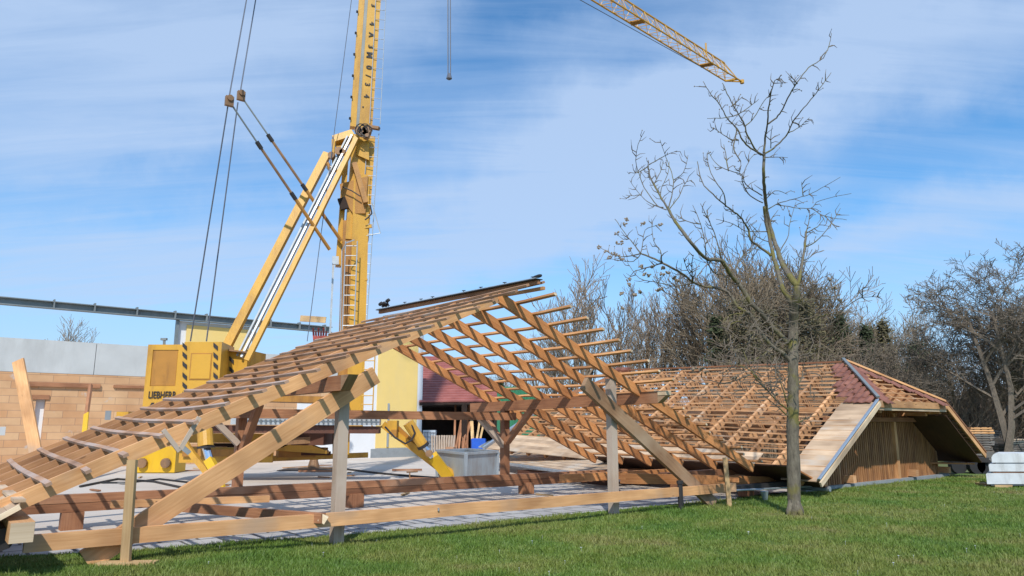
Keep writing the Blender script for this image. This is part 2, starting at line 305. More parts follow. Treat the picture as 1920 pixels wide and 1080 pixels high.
# ---------------------------------------------------------------- mesh builder
ORG = {}
class MB:
    def __init__(s): s.v = []; s.f = []; s.uv = []
    def face(s, idx, uvs=None):
        s.f.append(tuple(idx)); s.uv.extend(uvs or [(0, 0)] * len(idx))
    def beam(s, p0, p1, w, h, up=Z, taper=1.0):
        """square timber from p0 to p1 (centre line), h along up, w across"""
        p0 = Vector(p0); p1 = Vector(p1); d = (p1 - p0); L = d.length; d.normalize()
        x = d.cross(Vector(up)); x.normalize(); y = x.cross(d)
        b = len(s.v); ou, ov = random.uniform(0, 50), random.uniform(0, 50)
        for p, k in ((p0, 1), (p1, taper)):
            for a, c in ((-1, -1), (1, -1), (1, 1), (-1, 1)):
                s.v.append(p + x * (a * w / 2 * k) + y * (c * h / 2 * k))
        off = 0
        for i, ww in zip(range(4), (w, h, w, h)):
            j = (i + 1) % 4
            s.face((b + i, b + j, b + 4 + j, b + 4 + i), [(ou, ov + off), (ou, ov + off + ww), (ou + L, ov + off + ww), (ou + L, ov + off)])
            off += ww
        s.face((b + 3, b + 2, b + 1, b), [(ou, ov), (ou + h * .1, ov), (ou + h * .1, ov + w), (ou, ov + w)])
        s.face((b + 4, b + 5, b + 6, b + 7), [(ou, ov), (ou + h * .1, ov), (ou + h * .1, ov + w), (ou, ov + w)])
        return s
    def sweep(s, pts, w, h, up=Z):
        pts = [Vector(p) for p in pts]; b = len(s.v); ou, ov = random.uniform(0, 50), random.uniform(0, 50); acc = 0
        for i, p in enumerate(pts):
            d = pts[min(i + 1, len(pts) - 1)] - pts[max(i - 1, 0)]; d.normalize()
            x = d.cross(Vector(up)); x.normalize(); y = x.cross(d)
            for a, c in ((-1, -1), (1, -1), (1, 1), (-1, 1)): s.v.append(p + x * (a * w / 2) + y * (c * h / 2))
        for k in range(len(pts) - 1):
            L = (pts[k + 1] - pts[k]).length; off = 0
            for i, ww in zip(range(4), (w, h, w, h)):
                j = (i + 1) % 4; q = b + 4 * k
                s.face((q + i, q + j, q + 4 + j, q + 4 + i), [(ou + acc, ov + off), (ou + acc, ov + off + ww), (ou + acc + L, ov + off + ww), (ou + acc + L, ov + off)]); off += ww
            acc += L
        s.face((b + 3, b + 2, b + 1, b)); q = b + 4 * (len(pts) - 1); s.face((q, q + 1, q + 2, q + 3))
        return s
    def box(s, p, size, az=0.0, uvs=1.0):
        """axis box standing on p (centre of the base), rotated az deg clockwise seen from above"""
        a = R(az); ex = Vector((math.cos(a), -math.sin(a), 0)); 
        p = Vector(p); s.beam(p - ex * size[0] / 2 + Z * size[2] / 2, p + ex * size[0] / 2 + Z * size[2] / 2, size[1], size[2]); return s
    def tube(s, pts, rad, n=6, cap=True):
        pts = [Vector(p) for p in pts]
        if not hasattr(rad, '__len__'): rad = [rad] * len(pts)
        b = len(s.v); x = None
        for i, p in enumerate(pts):
            d = pts[min(i + 1, len(pts) - 1)] - pts[max(i - 1, 0)]
            if d.length < 1e-7: d = Vector((0, 0, 1))
            d.normalize()
            if x is None: x = d.orthogonal().normalized()
            else:
                x = x - d * x.dot(d)
                if x.length < 1e-4: x = d.orthogonal()
                x.normalize()
            y = d.cross(x)
            for k in range(n):
                a = 2 * math.pi * k / n; s.v.append(p + (x * math.cos(a) + y * math.sin(a)) * rad[i])
        for i in range(len(pts) - 1):
            for k in range(n):
                q = b + i * n; s.face((q + k, q + (k + 1) % n, q + n + (k + 1) % n, q + n + k), [(i, k / n), (i, (k + 1) / n), (i + 1, (k + 1) / n), (i + 1, k / n)])
        if cap and n > 3:
            s.face(tuple(b + k for k in reversed(range(n)))); q = b + (len(pts) - 1) * n; s.face(tuple(q + k for k in range(n)))
        return s
    def prism(s, poly, ext, uvo=None):
        """closed polygon (3D points) pushed by vector ext"""
        poly = [Vector(p) for p in poly]; ext = Vector(ext); b = len(s.v); n = len(poly)
        s.v += poly + [p + ext for p in poly]
        ax = (poly[1] - poly[0]).normalized(); nn_ = ax.cross(poly[2] - poly[0]).normalized(); ay = nn_.cross(ax)
        ou = random.uniform(0, 20); ov = random.uniform(0, 20)
        uvp = [((p - poly[0]).dot(ax) + ou, (p - poly[0]).dot(ay) + ov) for p in poly]
        s.face(tuple(range(b, b + n)), uvp); s.face(tuple(b + n + k for k in reversed(range(n))), list(reversed(uvp)))
        for k in range(n):
            j = (k + 1) % n; L = (poly[j] - poly[k]).length
            s.face((b + k, b + n + k, b + n + j, b + j), [(ou, ov), (ou, ov + ext.length), (ou + L, ov + ext.length), (ou + L, ov)])
        return s
    def build(s, name, m, parent=None, smooth=False, fix=True):
        org = ORG.get(parent.name, Vector((0, 0, 0))) if parent else Vector((0, 0, 0))
        me = bpy.data.meshes.new(name)
        me.from_pydata([tuple(p - org) for p in s.v], [], s.f)
        ul = me.uv_layers.new(name='UVMap'); flat = [c for q in s.uv for c in q]; ul.data.foreach_set('uv', flat)
        me.materials.append(m)
        if smooth: me.polygons.foreach_set('use_smooth', [True] * len(me.polygons))
        me.update()
        o = bpy.data.objects.new(name, me); scene.collection.objects.link(o)
        if parent: o.parent = parent
        ORG[o.name] = org
        return o
def thing(name, loc, label, cat, group=None):
    o = bpy.data.objects.new(name, None); scene.collection.objects.link(o); o.location = loc; o.empty_display_size = 0.3
    ORG[o.name] = Vector(loc); o['label'] = label; o['category'] = cat
    if group: o['group'] = group
    return o
def tag(o, label, cat, group=None):
    o['label'] = label; o['category'] = cat
    if group: o['group'] = group
    return o
def structure(o): o['kind'] = 'structure'; return o
def text(body, size, name, m, parent, origin, ex, ey, depth=0.006, bold=0.0, xs=1.0):
    cu = bpy.data.curves.new(name, 'FONT'); cu.body = body; cu.size = size; cu.extrude = depth; cu.offset = bold; cu.align_x = 'CENTER'; cu.align_y = 'CENTER'
    t = bpy.data.objects.new(name + '_tmp', cu); scene.collection.objects.link(t)
    dg = bpy.context.evaluated_depsgraph_get(); me = bpy.data.meshes.new_from_object(t.evaluated_get(dg))
    bpy.data.objects.remove(t); me.name = name
    ex = Vector(ex).normalized(); ez = ex.cross(Vector(ey)).normalized(); ey = ez.cross(ex)
    org = ORG[parent.name]
    for v_ in me.vertices:
        c = v_.co.copy(); v_.co = Vector(origin) - org + ex * c.x * xs + ey * c.y + ez * c.z
    me.materials.clear(); me.materials.append(m)
    o = bpy.data.objects.new(name, me); scene.collection.objects.link(o); o.parent = parent; ORG[o.name] = org
    return o
def sheet(name, pts, m, z, uvaz=0.0):
    me = bpy.data.meshes.new(name); me.from_pydata([(p[0], p[1], z) for p in pts], [], [tuple(range(len(pts)))])
    ul = me.uv_layers.new(name='UVMap'); a = R(uvaz)
    for lp in me.loops:
        p = pts[lp.vertex_index]; ul.data[lp.index].uv = (p[0] * math.sin(a) + p[1] * math.cos(a), -p[0] * math.cos(a) + p[1] * math.sin(a))
    me.materials.append(m); o = bpy.data.objects.new(name, me); scene.collection.objects.link(o)
    if me.polygons[0].normal.z < 0: me.flip_normals()
    return structure(o)
def sst(x): x = max(0.0, min(1.0, x)); return x * x * (3 - 2 * x)
def lawn_h(x, y):
    d = Vector((x - P1[0], y - P1[1], 0)); s_, t_ = d.dot(U), d.dot(V)
    return .014 + .10 * sst((1.35 - t_) / 1.7) * sst((.8 - s_) / 2.4)
# ================================================================ GROUND
sheet('ground', [(-900, -300), (900, -300), (900, 1600), (-900, 1600)], M['earth'], -0.03)
sheet('yard', [W(-30, 1.9), W(13.6, .55), W(20.5, .0), W(26, 14), W(26, 60), W(-30, 60)], M['yard'], 0.0)
EDGE = [G(-350, 1075), G(20, 1045), G(220, 1036), G(420, 1022), G(640, 1006), G(880, 985), G(1060, 967), G(1250, 948), G(1400, 935), G(1600, 913), G(1760, 898), G(1800, 888)]
def offs(p, d): return Vector((p[0], p[1], 0)) + V * d
inner = [offs(p, 1.35) for p in EDGE[:9]]
sheet('paving', [EDGE[i] - V * .25 for i in range(9)] + list(reversed(inner)), M['paving'], 0.006, AZ)
lawnpoly = EDGE + [Vector((26, 34, 0)), Vector((60, 34, 0)), Vector((60, -6, 0)), Vector((-30, -6, 0)), Vector((-30, 6, 0))]
import bmesh
def lawn_mesh():
    bm = bmesh.new(); vs = [bm.verts.new((p[0], p[1], .014)) for p in lawnpoly]; bm.faces.new(vs)
    for s_ in [x * .3 for x in range(-18, 5)]:
        p = W(s_, 0); g_ = bm.verts[:] + bm.edges[:] + bm.faces[:]; bmesh.ops.bisect_plane(bm, geom=g_, plane_co=p, plane_no=U)
    for t_ in [x * .3 for x in range(-6, 6)]:
        p = W(0, t_); g_ = bm.verts[:] + bm.edges[:] + bm.faces[:]; bmesh.ops.bisect_plane(bm, geom=g_, plane_co=p, plane_no=V)
    bmesh.ops.triangulate(bm, faces=bm.faces[:])
    for v_ in bm.verts: v_.co.z = lawn_h(v_.co.x, v_.co.y)
    me = bpy.data.meshes.new('lawn'); bm.to_mesh(me); bm.free(); me.materials.append(M['lawn'])
    if me.polygons[0].normal.z < 0: me.flip_normals()
    o = bpy.data.objects.new('lawn', me); scene.collection.objects.link(o); structure(o)
lawn_mesh()
# ---- grass blades
def inpoly(x, y, poly):
    c = False; j = len(poly) - 1
    for i in range(len(poly)):
        a, b_ = poly[i], poly[j]
        if (a[1] > y) != (b_[1] > y) and x < (b_[0] - a[0]) * (y - a[1]) / (b_[1] - a[1]) + a[0]: c = not c
        j = i
    return c
def grass():
    import numpy as np
    rng = np.random.default_rng(3)
    n = 620000
    Yv = 6.3 + 17.0 * rng.random(n) ** 1.7; X = (rng.random(n) * 1.62 - 0.80) * Yv
    px = np.array([p[0] for p in lawnpoly]); py = np.array([p[1] for p in lawnpoly])
    inside = np.zeros(n, bool); j = len(px) - 1
    for i in range(len(px)):
        cnd = (py[i] > Yv) != (py[j] > Yv)
        with np.errstate(divide='ignore', invalid='ignore'):
            xi = (px[j] - px[i]) * (Yv - py[i]) / (py[j] - py[i]) + px[i]
        inside ^= cnd & (X < xi); j = i
    X = X[inside]; Yv = Yv[inside]; n = len(X)
    # clumpy height
    hgt = 0.028 + 0.030 * rng.random(n)
    cl_ = np.sin(X * 2.3 + np.sin(Yv * 1.9) * 1.3) * np.sin(Yv * 2.9 + np.cos(X * 1.4)) + 0.6 * np.sin(X * 7.1 + 2) * np.sin(Yv * 6.3 + X)
    hgt *= 1 + 0.33 * cl_
    hgt *= np.where(rng.random(n) > .985, 1.9, 1.0)
    wd = (0.0028 + 0.0035 * rng.random(n)) * (0.7 + Yv / 16)
    a = rng.random(n) * 6.283; lean = rng.normal(0, .45, (n, 2)) * hgt[:, None]
    co = np.zeros((n, 3, 3), 'f')
    co[:, 0, 0] = X + np.cos(a) * wd; co[:, 0, 1] = Yv + np.sin(a) * wd
    co[:, 1, 0] = X - np.cos(a) * wd; co[:, 1, 1] = Yv - np.sin(a) * wd
    co[:, 2, 0] = X + lean[:, 0]; co[:, 2, 1] = Yv + lean[:, 1]; co[:, 2, 2] = hgt
    ss_ = (X - P1[0]) * U[0] + (Yv - P1[1]) * U[1]; tt_ = (X - P1[0]) * V[0] + (Yv - P1[1]) * V[1]
    s3 = lambda q: np.clip(q, 0, 1) ** 2 * (3 - 2 * np.clip(q, 0, 1))
    co[:, :, 2] += (0.012 + .10 * s3((1.35 - tt_) / 1.7) * s3((.8 - ss_) / 2.4))[:, None]
    me = bpy.data.meshes.new('grass'); me.vertices.add(3 * n); me.vertices.foreach_set('co', co.ravel())
    me.loops.add(3 * n); me.loops.foreach_set('vertex_index', np.arange(3 * n, dtype='i'))
    me.polygons.add(n); me.polygons.foreach_set('loop_start', np.arange(0, 3 * n, 3, dtype='i'))
    me.update(calc_edges=True); me.materials.append(M['blade'])
    o = bpy.data.objects.new('grass', me); scene.collection.objects.link(o)
    o['kind'] = 'stuff'; tag(o, 'short green lawn grass in front of the timber frame', 'grass')
grass()
b = MB()
for i in range(70):   # daisies
    Yd = random.uniform(8, 19); Xd = random.uniform(-.6, .72) * Yd
    if not inpoly(Xd, Yd, lawnpoly): continue
    r_ = random.uniform(.008, .016); zc = random.uniform(.05, .07) + lawn_h(Xd, Yd)
    c = Vector((Xd, Yd, zc)); n_ = len(b.v)
    b.v += [c + Vector((math.cos(k * 1.047) * r_, math.sin(k * 1.047) * r_, random.uniform(-.003, .003))) for k in range(6)]
    b.face(tuple(range(n_, n_ + 6)))
    b.beam(Vector((Xd, Yd, .01)), c, .002, .002, V)
o = b.build('daisies', M['whiteblock']); o['kind'] = 'stuff'; tag(o, 'tiny white daisies scattered over the lawn', 'flowers')
# ================================================================ FRONT TIMBER ROOF FRAME
SR, ZR = 2.75, 3.75
fr = thing('timber_roof_frame', W(2.7, 2, 0), 'large open timber roof frame with rafters and battens standing on posts beside the lawn', 'roof frame')
def roofz(s): return ZR - (SR - s) * 0.453 if s < SR else ZR - (s - SR) * 0.428   # top of the rafters
def part(name, m, p0, p1, w, h, up=Z, parent=fr): return MB().beam(p0, p1, w, h, up).build(name, m, parent)
RH = 0.175
for i in range(6):
    t = 0.04 + 0.945 * i
    sl_, sr_ = -3.66, 9.75
    zl, zr = roofz(sl_), roofz(sr_)
    mL = M['tan'] if i == 0 else M['rafter2']
    nL = Vector((-.475 * U[0], -.475 * U[1], 1)); nR = Vector((.437 * U[0], .437 * U[1], 1))
    o1 = part('rafter', mL, W(sl_, t, zl - .096), W(SR - .03, t, roofz(SR - .03) - .096), .075, RH)
    o2 = part('rafter', M['rafter'], W(SR + .0, t + .0, ZR - .096), W(sr_, t, zr - .096), .075, RH)
# battens, left slope (sagging between supports)
BT = .045
nearL = [.30, .30, .28, .3, .32, .3, .55, .35, .5, .6, .8, .95, 1.0, .85, 1.1, 1.0, 1.1, .95, .92]
for i in range(19):
    s = -3.31 + .345 * i; t0 = -nearL[i]; t1 = 3.95 + .5 * (i / 16) + random.uniform(-.12, .12)
    pts = []
    sg = random.uniform(.02, .06) * (1.0 if i < 11 else .4); tilt = random.uniform(-.02, .02)
    for k in range(9):
        f = k / 8; t = t0 + (t1 - t0) * f
        lift = (.03 if (i in (5, 6, 9)) else 0) * (1 - f) ** 2 + (.05 if i < 9 else .02) * (f ** 3) - (.075 if i in (1, 2) else .03 if i < 5 else 0) * (1 - f) ** 5 - sg * .5 * math.sin(f * 3.14)
        pts.append(W(s, t, roofz(min(s, SR)) + .02 + lift))
    MB().sweep(pts, .06, .035, Vector((-.475 * U[0], -.475 * U[1], 1))).build('batten', M['batten'] if i < 9 else M['batten_old'], fr)
for i in range(19):
    s = 3.13 + .362 * i
    near = .9 if i < 9 else random.choice((.1, .25, .12, .05))
    t0 = -near + random.uniform(-.04, .04); t1 = 4.9 + random.uniform(-.1, .25)
    pts = [W(s, t0 + (t1 - t0) * k / 8, roofz(s) + .02 - .03 * math.sin(k / 8 * 6.28) * random.uniform(.4, 1) + (.02 * (i == 8) * (1 - k / 8))) for k in range(9)]
    o = MB().sweep(pts, .055, .04, Vector((.437 * U[0], .437 * U[1], 1))).build('batten', M['batten_new'], fr)
    e = pts[0]; MB().beam(e - V * .001, e - V * .004, .052, .037, Vector((.437 * U[0], .437 * U[1], 1))).build('cut_end', M['cut'], o)
# ridge
rp0, rp1 = W(SR + .06, -.92, ZR - .04), W(SR + .06, 4.15, ZR + .10)
part('ridge_batten', M['batten_new'], rp0 - Z * .03 + U * .1, rp1 - Z * .05 + U * .1, .05, .05)
rb = part('ridge_batten', M['brown'], rp0 + Z * .055, rp1 + Z * .045, .05, .06)
MB().beam(rp0 + Z * .095 - U * .02 - V * .02, rp1 + Z * .085 - U * .02, .15, .012).build('ridge_vent_strip', M['black'], fr)
mbk = MB(); mbk.beam(rp0 + Z * .108 - U * .07, rp1 + Z * .098 - U * .07, .04, .012); mbk.build('ridge_strip_edge', M['galv'], fr)
for k in range(9):
    f = (.03, .17, .3, .4, .6, .68, .8, .93, .975)[k]; p = rp0.lerp(rp1, f) + Z * .10
    b = MB(); b.beam(p, p + Z * .05, .012, .012, V); b.beam(p + Z * .05 - U * .03, p + Z * .06 + U * .03, .03, .012); b.build('ridge_clip', M['black'], fr)
b = MB()
for k in range(5):
    p = rp1 + Z * .19 + Vector((random.uniform(-.1, .1), random.uniform(-.1, .1), random.uniform(-.03, .06))) - V * .25
    b.tube([p - V * .08, p - V * .03 + Z * .02, p + V * .03, p + V * .08], [.015, .035, .04, .015], 7)
b.build('rolled_underlay', M['black'], fr)
p = rp0 + Z * .15; MB().tube([p - V * .05, p, p + V * .12], [.02, .03, .02], 8).build('ridge_end_cap', M['black'], fr)
# purlins, posts, braces
pz = 2.09
pl_ = part('purlin', M['brown'], W(-.12, -.40, pz + .04), W(-.12, 4.9, pz + .02), .14, .20)
MB().prism([W(-.19, -.401, pz + .14), W(-.19, -.62, pz + .14), W(-.19, -.401, pz - .06)], U * .14).build('purlin_bevel', M['brace'], pl_)
pr = part('purlin', M['brown'], W(6.2, -.42, pz), W(6.2, 5.5, pz - .1), .14, .22)
b = MB(); b.prism([W(6.12, -.43, pz + .11), W(6.28, -.43, pz + .11), W(6.28, -.62, pz + .11), W(6.12, -.62, pz + .11)], -Z * .08); b.build('purlin_nose', M['cut'], pr)
b = MB(); b.prism([W(6.13, -.42, pz + .03), W(6.13, -.62, pz + .03), W(6.13, -.42, pz - .11)], U * .14); b.build('purlin_bevel', M['brace'], pr)
part('post', M['grey'], W(.08, .08, 0), W(.08, .08, 1.93), .15, .13, V)
part('post', M['grey'], W(5.44, .10, 0), W(5.44, .10, 2.42), .15, .13, V)
part('post', M['brown'], W(.12, 4.2, .47), W(.12, 4.2, 1.98), .15, .15, V)
part('post', M['brown'], W(6.2, 4.2, .42), W(6.2, 4.2, 1.94), .16, .16, V)
part('brace', M['brown'], W(.12, 4.15, 1.0), W(.12, 3.35, 1.96), .12, .14, V)
part('brace', M['brown'], W(6.2, 4.1, 1.2), W(6.2, 3.2, 1.96), .11, .13, V)
part('brace', M['grey'], W(6.15, 4.2, 1.1), W(5.45, 4.2, 1.75), .11, .12, V)
part('brace', M['brown'], W(6.2, 4.3, 1.15), W(6.2, 5.1, 1.92), .11, .12, V)
part('brace', M['grey'], W(.05, 4.1, 1.25), W(-.45, 4.1, 1.72), .1, .1, V)
part('tie_beam', M['brown'], W(-1.0, 4.03, 1.79), W(6.35, 4.03, 1.77), .13, .17)
b1 = W(-3.3, 4.15, .47); b2 = W(11.9, 4.15, .36)
part('ground_beam', M['brown'], b1, b2, .15, .125); part('ground_beam', M['brown'], b1 - Z * .135, b2 - Z * .135, .145, .13)
part('ground_beam', M['rafter'], W(6.5, 2.6, .45), W(11.0, 2.6, .42), .16, .17)
part('ground_beam', M['brown'], W(8.1, 1.2, .50), W(10.95, 1.2, .50), .16, .14)
ga_, gc_ = TV(1168, 897, .45), TV(1476, 902, .45)
gb = part('ground_beam', M['rafter'], ga_, gc_, .14, .19)
MB().beam(gc_, gc_ + U * .006, .139, .189).build('cut_end', M['cut'], gb)
part('front_beam', M['tan'], W(-3.45, -.17, .413), W(8.75, -.17, .325), .085, .165)
# big diagonal braces
part('diagonal_brace', M['tan'], TV(160, 1052, -.05), TV(703, 703, -.05), .09, .24)
part('diagonal_brace', M['brace'], TV(1095, 718, -.05), TV(1338, 945, -.05), .09, .24)
b = MB(); b.beam(W(-.3, -.3, .43), W(-1.55, 2.6, .43), .09, .12); xx = b.build('cross_board', M['brown'], fr)
part('cross_board', M['tan'], W(-2.1, 3.0, .45), W(.1, 2.6, .42), .1, .1)
MB().beam(TV(600, 969, -.26), TV(612, 976, -.30), .07, .10).build('cut_end', M['cut'], xx)
part('batten_hook', M['grey'], TV(306, 806, -.12), TV(336, 846, -.12), .03, .05)
part('batten_hook', M['grey'], TV(338, 842, -.12), TV(374, 782, -.12), .03, .05)
# eave boards left and right
c_ = TV(38, 944, -.42); d_ = TV(-40, 986, -.42)
for k in range(6):
    e0_, e1_ = c_.lerp(d_, k / 3), c_.lerp(d_, (k + .96) / 3)
    MB().prism([e0_, e0_ + V * 5.4, e1_ + V * 5.4, e1_], -Z * .03).build('eave_board', M['boards'], fr)
MB().beam(c_ + Z * .02 + V * .05, c_ + Z * .02 + V * 5, .10, .03).build('eave_board', M['boards'], fr)
MB().beam(c_ - Z * .03 - V * .012, d_ - Z * .03 - V * .012, .03, .05).build('verge_board', M['cut'], fr)
o = MB().prism([W(10.05, -.62, .74), W(10.05, 5.2, .74), W(11.55, 5.2, .22), W(11.55, -.62, .22)], -Z * .03).build('eave_boarding', M['shade_wood'], fr)  # underside shadow painted in as near-black wood
MB().beam(W(10.05, -.63, .755), W(11.55, -.63, .235), .03, .035).build('verge_board', M['rafter'], fr)
b = MB(); ga, gb_ = W(11.6, -.7, .17), W(11.6, 5, .17)
b.tube([ga, gb_], .06, 8); b.build('gutter', M['zinc'], fr)
gl = W(-4.9, .1, .38)
eb_ = TV(41, 999, -.62); o = part('eave_beam', M['tan'], eb_, eb_ + V * 5.2, .20, .19); MB().beam(eb_ - V * .001, eb_ - V * .006, .196, .186).build('cut_end', M['cut'], o)
MB().tube([TV(4, 1012, -.3), TV(4, 1012, -.3) + V * 4.9], .11, 8).build('gutter', M['black'], fr)
for t in (0.2, 2.5, 4.4): part('support_block', M['brown'], W(-3.9, t, 0), W(-3.9, t, .42), .3, .25, V)
for s_, t_ in ((-2.4, 4.15), (2.4, 4.15), (6.8, 4.15), (10.8, 4.15), (10.4, 2.6), (10.3, .6)): part('support_block', M['brown'], W(s_, t_, 0), W(s_, t_, .26), .3, .22, V)
b = MB(); b.tube([W(9.7, -.25, .20), W(9.72, -.25, .02)], [.09, .05], 8); b.tube([W(8.9, -.1, .25), W(12, -.35, .2)], .02, 6); b.build('gutter_bracket', M['zinc'], fr)
part('eave_batten', M['black'], W(9.0, .1, .27), W(11.4, .1, .27), .2, .10)
part('bolt', M['galv'], TV(822, 952, -.225), TV(822, 958, -.225), .02, .02, V)
# props, separate pieces of timber
pp = thing('timber_prop', G(235, 1060), 'pale timber prop with a flat foot board holding up the left eave', 'prop')
q0 = TV(235, 1057, -.30); q0[2] = lawn_h(q0[0], q0[1]); top = at(235, 862, q0[1])
MB().beam(q0 + Z * .03, Vector((q0[0] - .02, q0[1] - .02, top[2])), .10, .045, Vector((.1, 1, 0))).build('post', M['pale'], pp)
MB().beam(q0 - Vector((.28, .02, -.03)), q0 + Vector((.32, .03, .03)), .14, .035).build('foot_board', M['pale'], pp)
q0 = G(1368, 952); pp = thing('timber_prop', q0, 'short pale timber prop standing in the grass under the right rafter foot', 'prop')
MB().beam(q0, Vector((q0[0] - .04, q0[1], at(1362, 858, q0[1])[2])), .085, .05, Vector((0, 1, 0))).build('post', M['pale'], pp)
MB().beam(at(1345, 899, q0[1] + .1), at(1385, 900, q0[1] + .1), .05, .09).build('crosspiece', M['rafter'], pp)
q0 = G(1277, 957); b = MB().tube([q0, Vector((q0[0], q0[1], at(1277, 905, q0[1])[2]))], .05, 8); b.tube([Vector((q0[0], q0[1], at(1277, 905, q0[1])[2] - .02)), Vector((q0[0], q0[1], at(1277, 903, q0[1])[2] + .02))], .065, 8)
tag(b.build('marker_pipe', M['black']), 'short black plastic pipe upright at the lawn edge before the beam end', 'pipe')
# ================================================================ FAR HIP ROOF
hr = thing('hip_roof', W(16, 4, 0), 'low half-hipped timber roof section on the ground with open battens, red hip tiles and slatted gable', 'roof')
FS, FZ, FSL = 16.05, 3.33, .575       # ridge position, height, slope
TN, TF = .95, 9.4                     # ridge ends
EL, ER = 10.9, 20.6
def fz(s, t):
    k = max(0, t) / 9.5; return FZ - abs(FS - s) * FSL + k * (.22 if s > 14 else .22 + .12 * (14 - s) / 3)
def hpart(name, m, p0, p1, w, h, up=Z, parent=hr): return MB().beam(p0, p1, w, h, up).build(name, m, parent)
# rafters
i = 0; t = -.3
while t < 11.2:
    inset = max(0, (TN - t)) / (TN + .8) * 2.05 if t < TN else (max(0, t - TF) / 1.75 * 2.05)
    inset = min(inset, 2.05)
    hpart('rafter', M['far'], W(EL + .15, t, fz(EL + .15, t) - .13), W(FS - inset - .02, t, fz(FS - inset, t) - .13), .085, .17)
    hpart('rafter', M['far'], W(ER - .3, t, fz(ER - .3, t) - .13), W(FS + inset + .02, t, fz(FS + inset, t) - .13), .085, .17)
    t += .86
# inner posts/struts and floor beams seen through the battens
for t in (1.6, 4.2, 6.8, 9.2):
    hpart('tie_beam', M['far'], W(12.6, t, 1.25), W(19.2, t, 1.25), .14, .18)
    hpart('post', M['far'], W(14.2, t, .2), W(14.2, t, 2.0), .14, .14, V); hpart('post', M['far'], W(17.9, t, .2), W(17.9, t, 2.0), .14, .14, V)
    hpart('brace', M['far'], W(14.2, t + .1, 1.2), W(14.2, t + .9, 1.95), .1, .12, V)
for s in (14.2, 17.9): hpart('purlin', M['far'], W(s, -.4, 1.9), W(s, 10.6, 2.1), .14, .16)
for s in (11.4, 14.2, 17.9, 20.2): hpart('sill_beam', M['far'], W(s, .0, .22), W(s, 10.6, .3), .16, .18)
# battens
nb = 24
for i in range(nb):
    s = EL + .5 + (FS - .12 - EL - .5) * i / (nb - 1); d = FS - s
    ins = max(0, (2.05 - d)) / 2.05 * (TN + .8)
    t0 = -.8 + ins; tfar = 11.2 - max(0, (2.05 - d)) / 2.05 * 1.75
    segs = [(t0, tfar)]
    pts = [W(s, t0 + (tfar - t0) * k / 10, fz(s, t0 + (tfar - t0) * k / 10) - .015 + random.uniform(-.018, .018)) for k in range(11)]
    MB().sweep(pts, .05, .035).build('batten', M['far'], hr)
    s2 = 2 * FS - s
    MB().sweep([W(s2, p_, fz(s2, p_) - .015) for p_ in (t0, (t0 + tfar) / 2, tfar)], .05, .035).build('batten', M['far'], hr)
hpart('ridge_batten', M['brown'], W(FS, TN, FZ + .03), W(FS, TF, FZ + .27), .09, .05)
# ridge ends tiles
for t in [TF - .3, TF + .0]:
    b = MB(); pts = [W(FS, t, fz(FS, t) + .05), W(FS, t + .33, fz(FS, t + .33) + .05)]
    b.tube(pts, [.10, .12], 10); b.build('ridge_tile', M['tile'], hr)
# boarded strip by the verge and at the eave
def slope_board(s0, t0, s1, t1, m=M['boards'], name='board', lift=.012):
    ps = [W(s0, t0, fz(s0, t0) + lift), W(s0, t1, fz(s0, t1) + lift), W(s1, t1, fz(s1, t1) + lift + .008), W(s1, t0, fz(s1, t0) + lift + .008)]
    return MB().prism(ps, -Z * .02).build(name, m, hr)
nbd = 17
for i in range(nbd):
    s0 = EL + (13.95 - EL) * i / nbd; s1 = EL + (13.95 - EL) * (i + .93) / nbd
    tin = -.06 + random.uniform(-.01, .01)
    slope_board(s0, -.78, s1, tin + .12, name='verge_board')
for i in range(5):
    s0 = EL + .0 + .17 * i; slope_board(s0, 1.0, s0 + .163, 11.1, name='eave_board')
for i in range(8):
    s0 = ER - .17 * (i + 1); slope_board(s0, -.78, s0 + .163, 11.0, name='eave_board')
for i in range(12):
    s0 = 18.05 + .14 * i; slope_board(s0, -.78, s0 + .134, .6, name='verge_board')
# soffit under the near verge (dark inside)
hpart('verge_flashing', M['zinc'], W(EL - .02, -.84, fz(EL, 0) + .05), W(14.0, -.84, fz(14.0, 0) + .05), .07, .035, Vector((-.5, 0, 1)))
hpart('barge_board', M['cut'], W(EL - .02, -.88, fz(EL, 0) - .06), W(14.02, -.88, fz(14.02, 0) - .06), .04, .11)
hpart('barge_board', M['tan'], W(18.06, -.88, fz(18.06, 0) - .06), W(ER, -.88, fz(ER, 0) - .06), .04, .13)
hpart('verge_flashing', M['brown'], W(18.06, -.84, fz(18.06, 0) + .05), W(ER + .05, -.84, fz(ER, 0) + .05), .14, .04)
